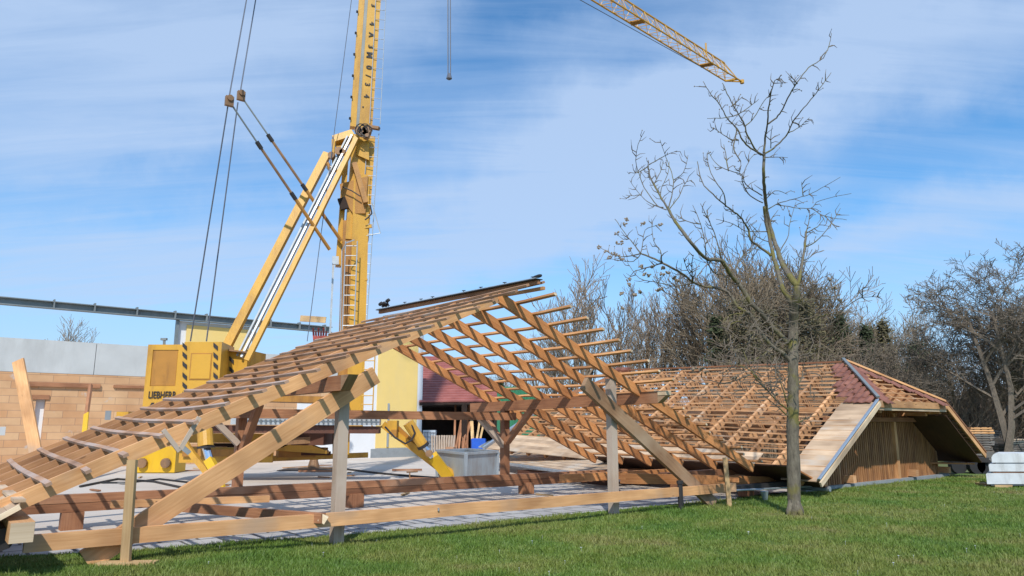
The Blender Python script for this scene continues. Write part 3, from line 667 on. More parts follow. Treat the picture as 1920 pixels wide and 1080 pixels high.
# half hip: triangle A - hL - hR
A = W(FS, TN, FZ); hL = W(14.0, -.86, fz(14.0, 0)); hR = W(18.1, -.86, fz(18.1, 0))
for k in range(1, 9):
    f = k / 9; l = A.lerp(hL, f); r = A.lerp(hR, f)
    hpart('hip_batten', M['far'], l, r, .05, .035)
for k in range(-2, 3):
    f = abs(k) / 3.0; 
    e = hL.lerp(hR, .5 + k / 6.2); st = (A.lerp(hL, f) if k < 0 else A.lerp(hR, f)) if k else A
    hpart('hip_rafter', M['far'], st - Z * .13, e - Z * .10, .08, .15)
hpart('eave_board', M['tan'], hL - Z * .06, hR - Z * .06, .06, .17)
hpart('eave_board', M['cut'], hL - Z * .17 + V * .03, hR - Z * .17 + V * .03, .06, .09)
def rowtiles(P0, P1, side, count, dirs, name='tile'):
    for k in range(count):
        p = P0.lerp(P1, (k + .7) / (count + .4)); b = MB()
        dn = dirs[1]; ac = dirs[0]; wdt = .32 + .10 * ((k * 7) % 3) / 2
        q = p + Z * .05
        prof = [(0, 0), (.25, .028), (.5, .0), (.75, .028), (1, 0)]
        top_ = [q + ac * (wdt * f) + Z * h for f, h in prof]; bot_ = [x_ + dn * .36 + Z * .02 for x_ in top_]
        n_ = len(b.v); b.v += top_ + bot_
        for j in range(4): b.face((n_ + j, n_ + j + 1, n_ + 6 + j, n_ + 5 + j))
        n_ = len(b.v); b.v += [x_ - Z * .02 for x_ in top_] + [x_ - Z * .02 for x_ in bot_]
        for j in range(4): b.face((n_ + j, n_ + 5 + j, n_ + 6 + j, n_ + j + 1))
        for j in range(4): b.face((5 + j, 5 + j + 1, 15 + j + 1, 15 + j))
        b.face((0, 5, 15, 10)); b.face((4, 14, 19, 9))
        b.build(name, M['tile'], hr)
dnL = (-U - Z * FSL).normalized(); dnR = (U - Z * FSL).normalized(); dnH = (-V - Z * .7).normalized()
rowtiles(A, hL, 0, 9, (V, dnL)); rowtiles(A.lerp(hL, .45) + V * .33, hL + V * .36, 0, 4, (V, dnL))
rowtiles(A, hL, 0, 9, (U, dnH)); rowtiles(A, hR, 0, 9, (-U, dnH)); rowtiles(A, hR, 0, 9, (V, dnR))
hpart('hip_ridge_strip', M['steel'], A + Z * .13, hL + Z * .11, .08, .04); hpart('hip_ridge_strip', M['tan'], A + Z * .11, hR + Z * .09, .09, .05)
# far half hip (left end)
A2 = W(FS, TF, fz(FS, TF)); h2 = W(13.9, 11.3, fz(13.9, 11.3)); h3 = W(18.2, 11.3, fz(18.2, 11.3))
hpart('hip_rafter', M['brown'], A2, h2, .1, .12); hpart('hip_rafter', M['brown'], A2, h3, .1, .12); hpart('eave_board', M['tan'], h2, h3, .06, .2)
hpart('verge_flashing', M['zinc'], h2, W(EL, 11.3, fz(EL, 11.3)), .14, .1)
# slatted gable wall
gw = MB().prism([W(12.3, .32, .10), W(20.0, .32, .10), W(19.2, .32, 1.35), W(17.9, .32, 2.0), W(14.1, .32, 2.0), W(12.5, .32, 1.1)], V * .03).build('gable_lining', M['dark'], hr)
for i in range(68):
    s = 12.35 + .1135 * i
    if 17.05 < s < 17.25: continue
    ztop = min(2.06, fz(s, .2) - .22)
    if ztop < .25: continue
    MB().beam(W(s, .25, .10), W(s, .25, ztop), .072, .035, V).build('gable_slat', M['clad'], hr)
hpart('gable_post', M['tan'], W(17.15, .22, .1), W(17.15, .22, 2.05), .15, .12, V); hpart('gable_post', M['tan'], W(13.05, .20, .1), W(13.05, .20, 1.5), .16, .1, V)
hpart('bracket', M['rafter'], W(17.15, -.8, 1.98), W(17.15, .2, 1.98), .12, .14); hpart('bracket', M['tan'], W(14.3, -.75, 1.95), W(14.3, .25, 1.95), .12, .14); hpart('bracket', M['tan'], W(17.95, -.75, 1.95), W(17.95, .25, 1.95), .12, .14)
hpart('soffit_rail', M['brown'], W(13.2, .15, 1.72), W(19.0, .15, 1.72), .08, .12)
MB().prism([W(18.2, -.8, 1.82), W(20.5, -.8, .46), W(20.5, 3, .46), W(18.2, 3, 1.82)], Z * .03).build('soffit', M['shade_wood'], hr)  # shade under the right overhang carried by the dark board colour
MB().prism([hL0 - Z * .2 for hL0 in (W(14.05, -.8, fz(14.05, 0)), W(18.05, -.8, fz(18.05, 0)), W(16.6, .9, 3.1), W(15.5, .9, 3.1))], -Z * .02).build('soffit', M['far'], hr)
MB().beam(W(19.2, .6, .45), W(20.55, -.5, .42), .3, .04).build('soffit', M['rafter'], hr)
hpart('base_strip', M['plinth'], W(12.0, .2, .05), W(20.4, .2, .05), .2, .1)
for s in (12.8, 16, 19): hpart('support_block', M['brown'], W(s, 3, 0), W(s, 3, .2), .4, .4, V)
# boarded slab of roof on trestles behind the front frame
bp = thing('boarded_roof_panel', G(1040, 890), 'boarded eave section with zinc edge lying on blocks behind the brown Y-braced post', 'roof panel')
c = [G(897, 838, .62), G(954, 864, .36), G(1105, 887, .34), G(1165, 893, .34)]
n1_, n2_, n3_ = G(954, 866, .36), G(1170, 897, .34), G(1170, 872, .62); n4_ = G(1000, 800, 1.05)
f1, f2 = G(903, 838, .62), G(1015, 782, 1.3)
for k in range(9):
    a0, a1 = k / 9, (k + .86) / 9
    p = [n1_.lerp(f1, a0), n1_.lerp(f1, a1)]
    tp = [G(1170, 897, .34).lerp(G(1130, 840, .85), a0), G(1170, 897, .34).lerp(G(1130, 840, .85), a1)]
    MB().prism([p[0], tp[0], tp[1], p[1]], -Z * .03).build('board', M['boards'], bp)
MB().beam(G(954, 870, .33), G(1170, 901, .31), .08, .07).build('zinc_edge', M['zinc'], bp)
MB().beam(G(900, 838, .66), G(966, 800, 1.05), .12, .05).build('zinc_edge', M['zinc'], bp)
MB().beam(G(897, 842, .60), G(985, 862, .42), .1, .05).build('zinc_edge', M['steel'], bp)
MB().beam(G(980, 890, .0), G(1018, 894, .0), .4, .3).build('support_block', M['darkbrown'], bp)
MB().beam(G(1100, 905, .0), G(1150, 910, .0), .4, .5).build('support_block', M['darkbrown'], bp)
# ================================================================ CRANE
MY = 22.5
cr = thing('tower_crane', Vector((-6.2, 22.4, 0)), 'tall yellow self-erecting tower crane with outriggers, striped ballast boxes and lattice jib', 'crane')
def cp(name, m, p0, p1, w, h, up=Z, parent=cr): return MB().beam(p0, p1, w, h, up).build(name, m, parent)
face = Vector((.28, -1, 0))
# mast: outer lower section and inner upper section
cp('mast_lower', M['orange'], at(650, 812, MY), at(661, 420, MY), .62, .8, face)
cp('mast_lower', M['yellow'], at(664, 800, MY - .3), at(678, 330, MY - .3), .50, .35, face)
cp('mast_lower', M['yellow'], at(668, 455, MY), at(681, 262, MY), .72, .8, face)
cp('mast_channel', M['yellow'], at(634, 500, MY - .2), at(648, 300, MY - .2), .17, .3, face)
cp('mast_pipe', M['galv'], at(619, 625, MY - .2), at(625, 495, MY - .2), .06, .06, face)
mu_ = cp('mast_upper', M['yellow'], at(684, 250, MY), at(724, -330, MY), .42, .66, face)
cp('mast_rail', M['yellow'], at(661.5, 240, MY - .15), at(701, -330, MY - .15), .19, .3, face)
cp('mast_groove', M['steel'], at(670, 240, MY - .1), at(710, -330, MY - .1), .11, .3, face)
for k in range(12):
    y_ = 222 - k * 40; p = at(655 + (240 - y_) * .068, y_, MY - .38); MB().beam(p - Z * .04, p + Z * .04, .06, .04, V).build('bolt', M['black'], cr)
# markings on the mast, turned along it
mdir = (at(718, -330, MY) - at(679, 250, MY)).normalized()
for ch, x_, y_, sz in (('3', 700, 10, .26), ('4', 697.5, 44, .30), ('A', 696, 65, .30), ('3', 695, 87, .3), ('M', 692.5, 103, .36), ('0', 691.5, 126, .32), ('/', 690, 142, .3), ('3', 688.5, 158, .28), ('4', 687, 180, .3), ('.', 685.5, 201, .4)):
    p = at(x_, y_, MY - .345)
    text(ch, sz * .82, 'marking', M['black'], cr, p, -mdir, Vector((1, .28, 0)), bold=.006)
# gussets and machinery at the joint
b = MB(); b.prism([at(637, 345, MY - .52), at(690, 330, MY - .52), at(685, 400, MY - .52), at(662, 400, MY - .52), at(640, 370, MY - .52)], Vector((0, .1, 0))); b.build('gusset_plate', M['orange'], cr)
b = MB(); b.prism([at(668, 270, MY - .5), at(691, 262, MY - .5), at(692, 300, MY - .5), at(668, 290, MY - .5)], Vector((0, .1, 0))); b.build('gusset_plate', M['yellow'], cr)
cp('collar_arm', M['yellow'], at(626, 264, MY - .4), at(662, 252, MY - .2), .25, .25, Vector((0, -1, .2)))
cp('collar_arm', M['orange'], at(628, 272, MY - .3), at(660, 262, MY - .1), .25, .1, Vector((0, -1, .2)))
cp('link', M['yellow'], at(625, 262, MY - .6), at(626, 322, MY - .6), .11, .1, face)
cp('link', M['yellow'], at(632, 278, MY - .5), at(650, 276, MY - .5), .1, .15, face)
for (x_, y_, r_) in ((636, 284, .13), (643, 286, .10), (622, 292, .11), (672, 246, .12), (681, 248, .14), (689, 245, .13), (686, 254, .12)): 
    p = at(x_, y_, MY - .75); MB().tube([p - Vector((.0, .09, 0)), p + Vector((0, .09, 0))], r_, 10).build('pulley', M['rust'], cr)
b = MB()
for k in range(4):
    c_ = at(676 + 4 * k, 243 + (k % 2) * 3, MY - .85); b.tube([c_ + Vector((math.cos(a) * .17, 0, math.sin(a) * .2)) for a in [x * .6 for x in range(9)]], .018, 5)
b.build('cable_loops', M['black'], cr)
cp('cylinder', M['galv'], at(634, 296, MY - .6), at(637, 322, MY - .6), .16, .16, face)
b = MB(); b.tube([at(615, 312, MY - .6), at(624, 320, MY - .6), at(630, 318, MY - .6)], [.08, .11, .09], 8); b.build('swivel', M['galv'], cr)
b = MB(); b.tube([at(614, 305, MY - .7), at(622, 326, MY - .7), at(632, 318, MY - .7)], [.05, .06, .05], 8); b.build('bracket', M['orange'], cr)
cp('side_arm', M['rust'], at(693, 238, MY - .4), at(711, 241, MY - .5), .1, .12, face)
cp('diagonal_strut', M['orange'], at(664, 305, MY - .62), at(686, 380, MY - .62), .16, .1, face)
b = MB(); b.tube([at(x_, y_, MY - .7) for x_, y_ in ((642, 350), (660, 358), (676, 368))], .02, 5); b.tube([at(x_, y_, MY - .6) for x_, y_ in ((694, 385), (697, 400), (690, 408), (684, 412))], .025, 5); b.build('hose', M['black'], cr)
b = MB(); b.beam(at(640, 372, MY - .55), at(647, 392, MY - .55), .25, .12, face); b.build('winch', M['dark'], cr)
cp('junction_box', M['galv'], at(629, 481, MY - .6), at(629, 496, MY - .6), .2, .1, face)
cp('head_arm', M['orange'], at(683, 385, MY - .4), at(690, 382, MY - .4), .12, .3, face)
# ladder
def ladder(name, p0, p1, width, n, m, par, side, r=.016):
    b = MB(); p0 = Vector(p0); p1 = Vector(p1); sdv = Vector(side).normalized() * width / 2
    b.tube([p0 - sdv, p1 - sdv], r, 6); b.tube([p0 + sdv, p1 + sdv], r, 6)
    for k in range(n):
        c_ = p0.lerp(p1, (k + .5) / n); b.tube([c_ - sdv, c_ + sdv], r * .75, 5)
    return b.build(name, m, par)
ladder('ladder', at(677, 600, MY - .4), at(700, 250, MY - .4), .36, 19, M['galv'], cr, (1, .1, 0))
ladder('ladder', at(703, 232, MY - .3), at(730, -330, MY - .3), .34, 32, M['galv'], cr, (1, .2, 0), .014)
ladder('ladder', at(653, 620, MY - .9), at(659, 452, MY - .9), .36, 9, M['galv'], cr, (1, 0, 0), .02)
ladder('ladder', at(686, 800, MY - .8), at(694, 620, MY - .8), .36, 11, M['yellow'], cr, (1, 0, 0), .02)
cp('ladder_bracket', M['yellow'], at(676, 427, MY - .4), at(697, 424, MY - .4), .08, .1); cp('ladder_bracket', M['yellow'], at(672, 527, MY - .4), at(689, 524, MY - .4), .05, .06)
b = MB(); b.tube([at(697, 380, MY - .4), at(713, 437, MY - .4), at(678, 444, MY - .4)], .02, 5); b.build('ladder_guard', M['galv'], cr)
b = MB(); b.tube([at(641, 470, MY - 1), at(650, 455, MY - 1.2), at(664, 450, MY - 1)], .02, 5); b.tube([at(641, 470, MY - 1), at(638, 640, MY - 1)], .015, 5); b.build('ladder_guard', M['galv'], cr)
# legs (A frame)
cp('strut', M['yellow'], at(414, 672, 20.6), at(614, 288, MY - .4), .25, .16, Vector((0, -1, .2)))
cp('strut', M['yellow'], at(463, 676, 20.0), at(670, 256, MY - .7), .15, .12, Vector((0, -1, .2)))
cp('strut_edge', M['galv'], at(453, 670, 20.1), at(660, 254, MY - .62), .06, .10, Vector((0, -1, .2)))
cp('strut_edge', M['galv2'], at(445, 668, 20.2), at(652, 256, MY - .5), .05, .10, Vector((0, -1, .2)))
# rear guy rods, pulley heads and ropes
for (ax_, ay_, Ya, bx_, by_, Yb) in ((430, 190, 19.0, 618, 468, 21.4), (452, 180, 20.2, 640, 452, 22.0)):
    a_, b_ = at(ax_, ay_, Ya), at(bx_, by_, Yb); m1 = a_.lerp(b_, .28); m2 = a_.lerp(b_, .62)
    MB().tube([a_, m1], .028, 6).build('guy_rod', M['steel'], cr); MB().tube([m1, m2], .045, 6).build('guy_rod', M['rust'], cr); MB().tube([m2, b_], .06, 6).build('guy_rod', M['orange'], cr)
    for q in (m1, m2): MB().tube([q - (b_ - a_).normalized() * .12, q + (b_ - a_).normalized() * .12], .07, 6).build('rod_joint', M['black'], cr)
    b = MB(); b.beam(a_ - Z * .14, a_ + Z * .14, .22, .12, V); b.tube([a_ - V * .1 + Z * .08, a_ + V * .1 + Z * .08], .09, 10); b.build('pulley_head', M['rust'], cr)
for p0, p1, r_ in ((at(430, 180, 19), at(480, -100, 21.3), .02), (at(451, 170, 20.2), at(496, -100, 22), .02), (at(427, 200, 19), at(357, 640, 19.7), .02), (at(446, 192, 20.2), at(387, 640, 20.0), .02), (at(576, 640, 21), at(672, -100, 22.4), .012)):
    MB().tube([p0, p1], r_, 5).build('guy_rope', M['rope'], cr)
# ballast boxes
def cbox(x0, x1, y0, y1, Y, dep, m, name, az=0, par=cr):
    yr_ = 700 if y1 < 800 else 850
    c0, c1, c2 = at(x0, yr_, Y), at(x1, yr_, Y), at(x0, y0, Y); c0[2] = c1[2] = at(x0, y1, Y)[2]
    b = MB(); b.prism([c0, c1, Vector((c1[0], c1[1], c2[2])), Vector((c0[0], c0[1], c2[2]))], Vector((math.sin(R(az)), math.cos(R(az)), 0)) * dep); return b.build(name, m, par), c0, c1, c2[2]
bb, _, _, _ = cbox(273, 343, 646, 766, 19.6, 1.3, M['yellow'], 'ballast_box', -10)
cbox(273, 283, 646, 766, 19.57, .03, M['yellow'], 'box_frame', 0, bb); cbox(331, 343, 646, 766, 19.57, .03, M['yellow'], 'box_frame', 0, bb); cbox(283, 331, 646, 656, 19.57, .03, M['yellow'], 'box_frame', 0, bb); cbox(283, 331, 724, 766, 19.57, .03, M['yellow'], 'box_frame', 0, bb)
cbox(284, 330, 657, 723, 19.59, .02, M['orange'], 'recess_panel', 0, bb)
bb2, _, _, _ = cbox(341, 412, 641, 752, 19.3, 1.4, M['yellow'], 'ballast_box', -8)
cbox(355, 395, 662, 712, 19.285, .03, M['orange'], 'recess_panel', 0, bb2); cbox(357, 393, 664, 710, 19.27, .02, M['yellow'], 'hatch', 0, bb2)
cbox(412, 462, 656, 735, 20.2, 1.2, M['yellow'], 'ballast_box', 5)
MB().beam(at(412, 655, 20.1), at(466, 661, 20.1), .2, .04).build('top_rail', M['rust'], cr)
text('LIEBHERR', .26, 'box_lettering', M['black'], bb, at(304, 741, 19.55), Vector((1, 0, 0)), Z, bold=.004, xs=.68)
def stripe(x, y, w_, h_, sk, Y, name='hazard_stripe'):
    a_ = [at(x, y, Y), at(x + w_, y + sk, Y), at(x + w_, y + sk + h_, Y), at(x, y + h_, Y)]
    MB().prism(a_, Vector((0, .02, 0))).build(name, M['black'], bb2)
for x_, ys in ((342, (642, 659, 677, 698, 716, 734)), (400, (642, 660, 678, 698, 716)), (430, (668, 687, 706))):
    for y_ in ys: stripe(x_, y_, 8, 8, 7, 19.27 if x_ < 425 else 20.17)
for k in range(4): 
    x_ = 280 + 9 * k; a_ = [at(x_ + 4, 755, 19.555), at(x_ + 9, 755, 19.555), at(x_ + 4, 763, 19.555), at(x_ - 1, 763, 19.555)]
    MB().prism(a_, Vector((0, .015, 0))).build('hazard_stripe', M['black'], cr)
b = MB(); b.beam(at(308, 646, 19.8), at(308, 636, 19.8), .06, .06, V); b.beam(at(302, 636, 19.8), at(313, 636, 19.8), .08, .06); b.build('lamp', M['steel'], cr)
# slewing platform, deck and undercarriage
cp('platform', M['orange'], at(412, 745, 20.8), at(650, 752, 22.0), 1.2, .18); cp('platform', M['darkbrown'], at(470, 690, 22.6), at(560, 700, 22.6), .6, .5)
cp('deck', M['galv'], at(440, 790, 20.4), at(713, 792, 20.9), .9, .17); cp('deck_beam', M['darkbrown'], at(392, 804, 20.5), at(712, 806, 21.0), .9, .2)
b = MB()
for k in range(30): 
    p = at(444 + 9 * k, 790, 19.93 + .0155 * k); b.beam(p - Z * .05, p + Z * .05, .05, .012, V)
b.beam(at(444, 784.5, 19.91), at(713, 785.5, 20.37), .03, .012); b.build('deck_grille', M['steel'], cr)
cp('turntable', M['darkbrown'], at(560, 812, 22.8), at(618, 812, 22.8), 1.4, .7); b = MB(); b.tube([at(560, 832, 22.8), at(560, 820, 22.8)], .9, 20); b.build('slewing_ring', M['rust'], cr)
cp('chassis_beam', M['yellow'], at(350, 821, 21.6), at(560, 822, 22.6), .3, .27); cp('chassis_beam', M['dark'], at(380, 838, 21.9), at(540, 838, 22.8), .3, .22)
cp('chassis_beam', M['yellow'], at(338, 853, 20.9), at(512, 853, 21.4), .25, .42); cp('chassis_beam', M['orange'], at(342, 849, 20.72), at(508, 849, 21.22), .02, .2)
cp('chassis_beam', M['orange'], at(520, 848, 22.6), at(612, 848, 23.4), .3, .3); b = MB(); b.prism([at(515, 845, 22.2), at(560, 826, 22.2), at(612, 845, 22.4), at(612, 851, 22.4)], Vector((0, .3, 0))); b.build('chassis_gusset', M['yellow'], cr)
cp('chassis_beam', M['yellow'], at(505, 860, 22.8), at(690, 853, 23.6), .2, .16); cp('chassis_beam', M['darkbrown'], at(530, 850, 22.7), at(620, 850, 23.2), .12, .12)
cp('post', M['rust'], at(636, 852, 22.6), at(636, 800, 22.6), .3, .3, V); cp('post', M['yellow'], at(652, 852, 22.4), at(654, 800, 22.4), .06, .06, V)
cbox(248, 330, 838, 886, 24.5, .8, M['yellow2'], 'outrigger_box', 0)
for x_ in (268, 312): p = at(x_, 868, 24.45); MB().tube([p, p - Vector((0, .1, 0))], .16, 12).build('roller', M['rust'], cr)
cbox(340, 415, 838, 867, 21.0, .4, M['orange'], 'outrigger_box')
cbox(226, 248, 772, 792, 24, .5, M['yellow'], 'lug'); cbox(388, 425, 800, 812, 20.2, .5, M['dark'], 'housing')
# right outrigger
cp('outrigger_arm', M['yellow'], at(718, 795, 21.5), at(838, 888, 21.9), .20, .20, Vector((0, -1, 0)))
cp('outrigger_arm', M['orange'], at(744, 800, 21.6), at(815, 868, 21.9), .12, .12, Vector((0, -1, 0)))
cp('outrigger_leg', M['yellow2'], at(811, 855, 21.3), at(840, 893, 21.7), .30, .24, Vector((0, -1, 0)))
MB().tube([at(765, 792, 21.1), at(794, 836, 21.25)], .16, 12).build('hydraulic_cylinder', M['yellow'], cr)
MB().tube([at(792, 833, 21.24), at(795, 838, 21.26)], .18, 12).build('cylinder_collar', M['black'], cr)
MB().tube([at(794, 836, 21.25), at(812, 860, 21.3)], .075, 10).build('piston_rod', M['chrome'], cr)
p = at(805, 850, 21.15); MB().tube([p, p + Vector((0, -.12, 0))], .1, 10).build('pin', M['rust'], cr)
b = MB(); b.tube([at(831, 884, 21.7), at(846, 893, 21.8), at(852, 900, 21.9)], [.2, .2, .12], 10); b.build('foot', M['yellow'], cr)
b = MB(); b.tube([at(x_, y_, 21.0) for x_, y_ in ((722, 800), (740, 820), (760, 832), (772, 825), (778, 812), (772, 798), (766, 792))], .03, 6); b.build('hose', M['black'], cr)
cp('outrigger_pivot', M['yellow'], at(728, 800, 21.4), at(746, 800, 21.4), .4, .35); cp('outrigger_pivot', M['orange'], at(735, 812, 21.3), at(745, 812, 21.3), .3, .2)
MB().box(G(850, 905) , (.9, .5, .08), 0).build('foot_plate', M['black'], cr)
# left outrigger
MB().tube([at(384, 806, 18.6), at(386, 838, 18.5)], .19, 14).build('hydraulic_cylinder', M['yellow'], cr)
MB().tube([at(386, 836, 18.5), at(386, 840, 18.5)], .21, 14).build('cylinder_collar', M['black'], cr)
MB().tube([at(386, 838, 18.5), at(394, 866, 18.4)], .10, 12).build('piston_rod', M['chrome'], cr)
cp('outrigger_arm', M['yellow'], at(345, 828, 18.8), at(361, 852, 18.7), .14, .14, Vector((0, -1, 0))); cp('outrigger_arm', M['yellow'], at(361, 852, 18.7), at(412, 914, 18.3), .14, .16, Vector((0, -1, 0)))
cp('outrigger_leg', M['yellow2'], at(392, 862, 18.4), at(402, 880, 18.3), .2, .2, Vector((0, -1, 0)))
b = MB(); b.beam(at(340, 836, 18.7), at(358, 850, 18.7), .12, .12); b.build('housing', M['steel'], cr)
b = MB(); b.tube([at(402, 886, 18.3), at(410, 905, 18.25), at(413, 921, 18.2)], [.12, .15, .14], 10); b.build('foot', M['yellow2'], cr)
MB().box(G(414, 924), (.7, .5, .05), 0).build('foot_plate', M['black'], cr)
# rear foot
b = MB(); b.tube([G(588, 878, .05), G(588, 878, .05) + Z * .3, G(588, 878, .05) + Z * .62 + Vector((.1, .1, 0))], [.22, .14, .16], 12); b.build('foot', M['rust'], cr)
q_ = G(592, 880); MB().tube([q_ + Z * .01, q_ + Z * .06], .62, 20).build('foot_plate', M['rust'], cr); MB().beam(q_ - Vector((1.1, .3, -.01)), q_ + Vector((.8, -.3, .01)), 1.3, .03).build('foot_plate', M['black'], cr)
# jib
ZJ = 21.0
jl0, jl1 = G(1060, -30, ZJ), G(1360, 152, ZJ); jr0, jr1 = G(1115, -25, ZJ), G(1383, 148, ZJ); jt1 = G(1358, 118, ZJ + .95)
dj = (jl1 - jl0).normalized(); back = 13.5
jl0 = jl1 - dj * 26; jr0 = jr1 - dj * 26; jt0 = jt1 - dj * 25.2
jib = MB()
MB().tube([jl0, jl1], .045, 6).build('jib_chord', M['yellow'], cr); MB().tube([jr0, jr1], .045, 6).build('jib_chord', M['yellow'], cr); MB().tube([jt0, jt1], .05, 6).build('jib_chord', M['yellow'], cr)
b = MB(); nseg = 28
for k in range(nseg):
    f0, f1_, fm = k / nseg, (k + 1) / nseg, (k + .5) / nseg
    l0, l1_, r0_, r1_ = jl0.lerp(jl1, f0), jl0.lerp(jl1, f1_), jr0.lerp(jr1, f0), jr0.lerp(jr1, f1_); tm = jt0.lerp(jt1, fm)
    for a_, c_ in ((l0, tm), (tm, l1_), (r0_, tm), (tm, r1_)): b.tube([a_, c_], .018, 4)
    b.tube([l0, r0_], .018, 4); b.tube([l0, r1_], .014, 4)
b.build('jib_lattice', M['yellow'], cr)
for f in (.66, .9): q = jl0.lerp(jl1, f); q2 = jr0.lerp(jr1, f); MB().beam(q, q2, .35, .06).build('jib_crosspiece', M['orange'], cr)
b = MB(); b.tube([jl1, jr1], .06, 6); b.tube([jl1, jr1 + dj * .5], .04, 6); b.tube([jt1, jr1], .025, 5); b.tube([jt1, jl1], .025, 5)
p = jr1 + dj * .5; b.tube([p - Z * .1, p + Z * .1], .12, 8); b.tube([jr1, p], .05, 6); b.build('jib_tip', M['yellow'], cr)
MB().tube([jt1 - dj * 1.9 - Z * .3, jt1 - dj * 1.9 + Z * .5], .05, 6).build('jib_mast', M['yellow'], cr)
MB().tube([G(1070, -10, ZJ - 1.2), jl1 - dj * 1.5], .018, 5).build('trolley_rope', M['rope'], cr)
# hoist ropes and slim hook block
fx = .31; hj = None
for k in range(400):
    q = jl0.lerp(jl1, k / 400)
    d_ = q[1] * cp_ + (q[2] - EYE) * sp_
    if CX + F * q[0] / d_ > 838: hj = q; break
hy = hj[1]; hb = at(842, 150, hy)
for o_ in (-.045, .045): MB().tube([Vector((hj[0] + o_ + .05, hy, ZJ)), Vector((hb[0] + o_, hy, hb[2] + .2))], .022, 5).build('hoist_rope', M['rope'], cr)
b = MB(); b.tube([Vector((hb[0], hy, hb[2] + .25)), Vector((hb[0], hy, hb[2] + .05)), hb], [.06, .11, .03], 8); b.build('hook_block', M['rope'], cr)
# ================================================================ HALL: wall, steel beam, panels
PW = G(0, 882); WAZ = 50
WU = Vector((math.sin(R(WAZ)), math.cos(R(WAZ)), 0)); WV = Vector((-WU[1], WU[0], 0))
def pw(x, y): return PL(x, y, PW, WAZ)
def wallpoint(x, z):
    p = pw(x, 700); return Vector((p[0], p[1], z))
hall = thing('block_wall', wallpoint(150, 0), 'unfinished orange hollow block wall with grey concrete ring beam behind the crane', 'wall')
zb = pw(0, 696)[2]; ztp = pw(0, 632)[2]
def slab(x0, x1, z0, z1, m, name, par, off=0.0, th=.3, x_is_px=True):
    a_, b_ = wallpoint(x0, z0), wallpoint(x1, z0); a_ = a_ - WV * off; b_ = b_ - WV * off
    mb = MB(); hgt = z1 - z0; L = (b_ - a_).length; n_ = len(mb.v)
    st = (a_ - PW).dot(WU)
    pf = [a_, b_, b_ + Z * hgt, a_ + Z * hgt]; mb.v += pf + [p + WV * th for p in pf]
    mb.face((0, 1, 2, 3), [(st, z0), (st + L, z0), (st + L, z1), (st, z1)])
    for fc in ((5, 4, 7, 6), (4, 0, 3, 7), (1, 5, 6, 2), (3, 2, 6, 7), (4, 5, 1, 0)): mb.face(fc, [(0, 0), (.5, 0), (.5, .5), (0, .5)])
    return mb.build(name, m, par)
slab(-420, 74, 0, zb, M['brick'], 'blockwork', hall); slab(92, 640, 0, zb, M['brick'], 'blockwork', hall)
zw0, zw1 = pw(80, 850)[2], pw(80, 748)[2]
slab(74, 92, 0, zw0, M['brick'], 'blockwork', hall); slab(74, 92, zw1, zb, M['brick'], 'blockwork', hall)
slab(70, 96, zw0 + .35, zw1, M['white'], 'window_board', hall, -.2, .05); slab(70, 96, zw0, zw0 + .35, M['plinth'], 'window_board', hall, -.2, .05)
slab(60, 98, zw1 - .02, zw1 + .14, M['brown'], 'lintel', hall, .05, .2)
slab(50, 190, pw(50, 724)[2], pw(50, 716)[2], M['brown'], 'ledge_board', hall, .10, .1)
slab(215, 272, pw(215, 727)[2], pw(215, 722)[2], M['brown'], 'ledge_board', hall, .08, .08)
xs = [-420, 175 - 280, 175, 430, 640]
for k in range(4): slab(xs[k] + 1.2, xs[k + 1], zb + .003, ztp, M['concrete'], 'ring_beam', hall, .01, .32)
for x_, y_, s_ in ((210, 770, .35), (212, 800, .4), (18, 800, .3)):
    p = pw(x_, y_); slab(x_ - 5, x_ + 6, p[2] - s_, p[2], M['plinth'] if x_ > 100 else M['concrete'], 'mortar_patch', hall, .004, .01)
# steel eave beam
sb = thing('steel_beam', wallpoint(300, pw(0, 574)[2]), 'long grey steel I-beam running above the block wall on stub columns', 'beam')
zt, zbm = pw(0, 557)[2], pw(0, 571.5)[2]
slab(-420, 615, zbm, zbm + .035, M['steel'], 'flange', sb, .25, .3); slab(-420, 615, zbm + .035, zt - .035, M['steel'], 'web', sb, .11, .02); slab(-420, 615, zt - .035, zt, M['steel'], 'flange', sb, .25, .3)
for x_ in (-60, 83, 161, 242, 315, 375, 435, 497, 552, 600): slab(x_, x_ + 3, zbm + .03, zt + .07, M['steel'], 'stiffener', sb, .245, .27)
slab(322, 327, ztp, zbm, M['steel'], 'stub_column', sb, .1, .2); slab(470, 474, ztp, zbm, M['steel'], 'stub_column', sb, .1, .2)
hp = thing('gable_panel', wallpoint(395, ztp), 'white wall panel with a pale yellow field under the steel beam behind the ballast boxes', 'wall')
slab(328, 468, ztp + .0, zbm - .01, M['white'], 'panel', hp, -.05, .2); slab(343, 462, ztp - .9, zbm - .16, M['cream'], 'yellow_field', hp, .012, .04)
hb_ = thing('rendered_wall', wallpoint(750, 0), 'tall pale yellow rendered wall with white pilasters beside the red roofed barn', 'wall')
zr_ = pw(750, 622)[2]
slab(640, 793, 0, zr_, M['white'], 'wall', hb_, 0, .4); slab(708, 783, .45, zr_ - .25, M['cream'], 'yellow_field', hb_, .02, .03); slab(700, 793, 0, .42, M['plinth'], 'plinth', hb_, .03, .04)
slab(728, 731, .5, 2.6, M['zinc'], 'downpipe', hb_, .08, .05)
slab(560, 640, 0, 2.7, M['white'], 'low_wall', hb_, .05, .3)
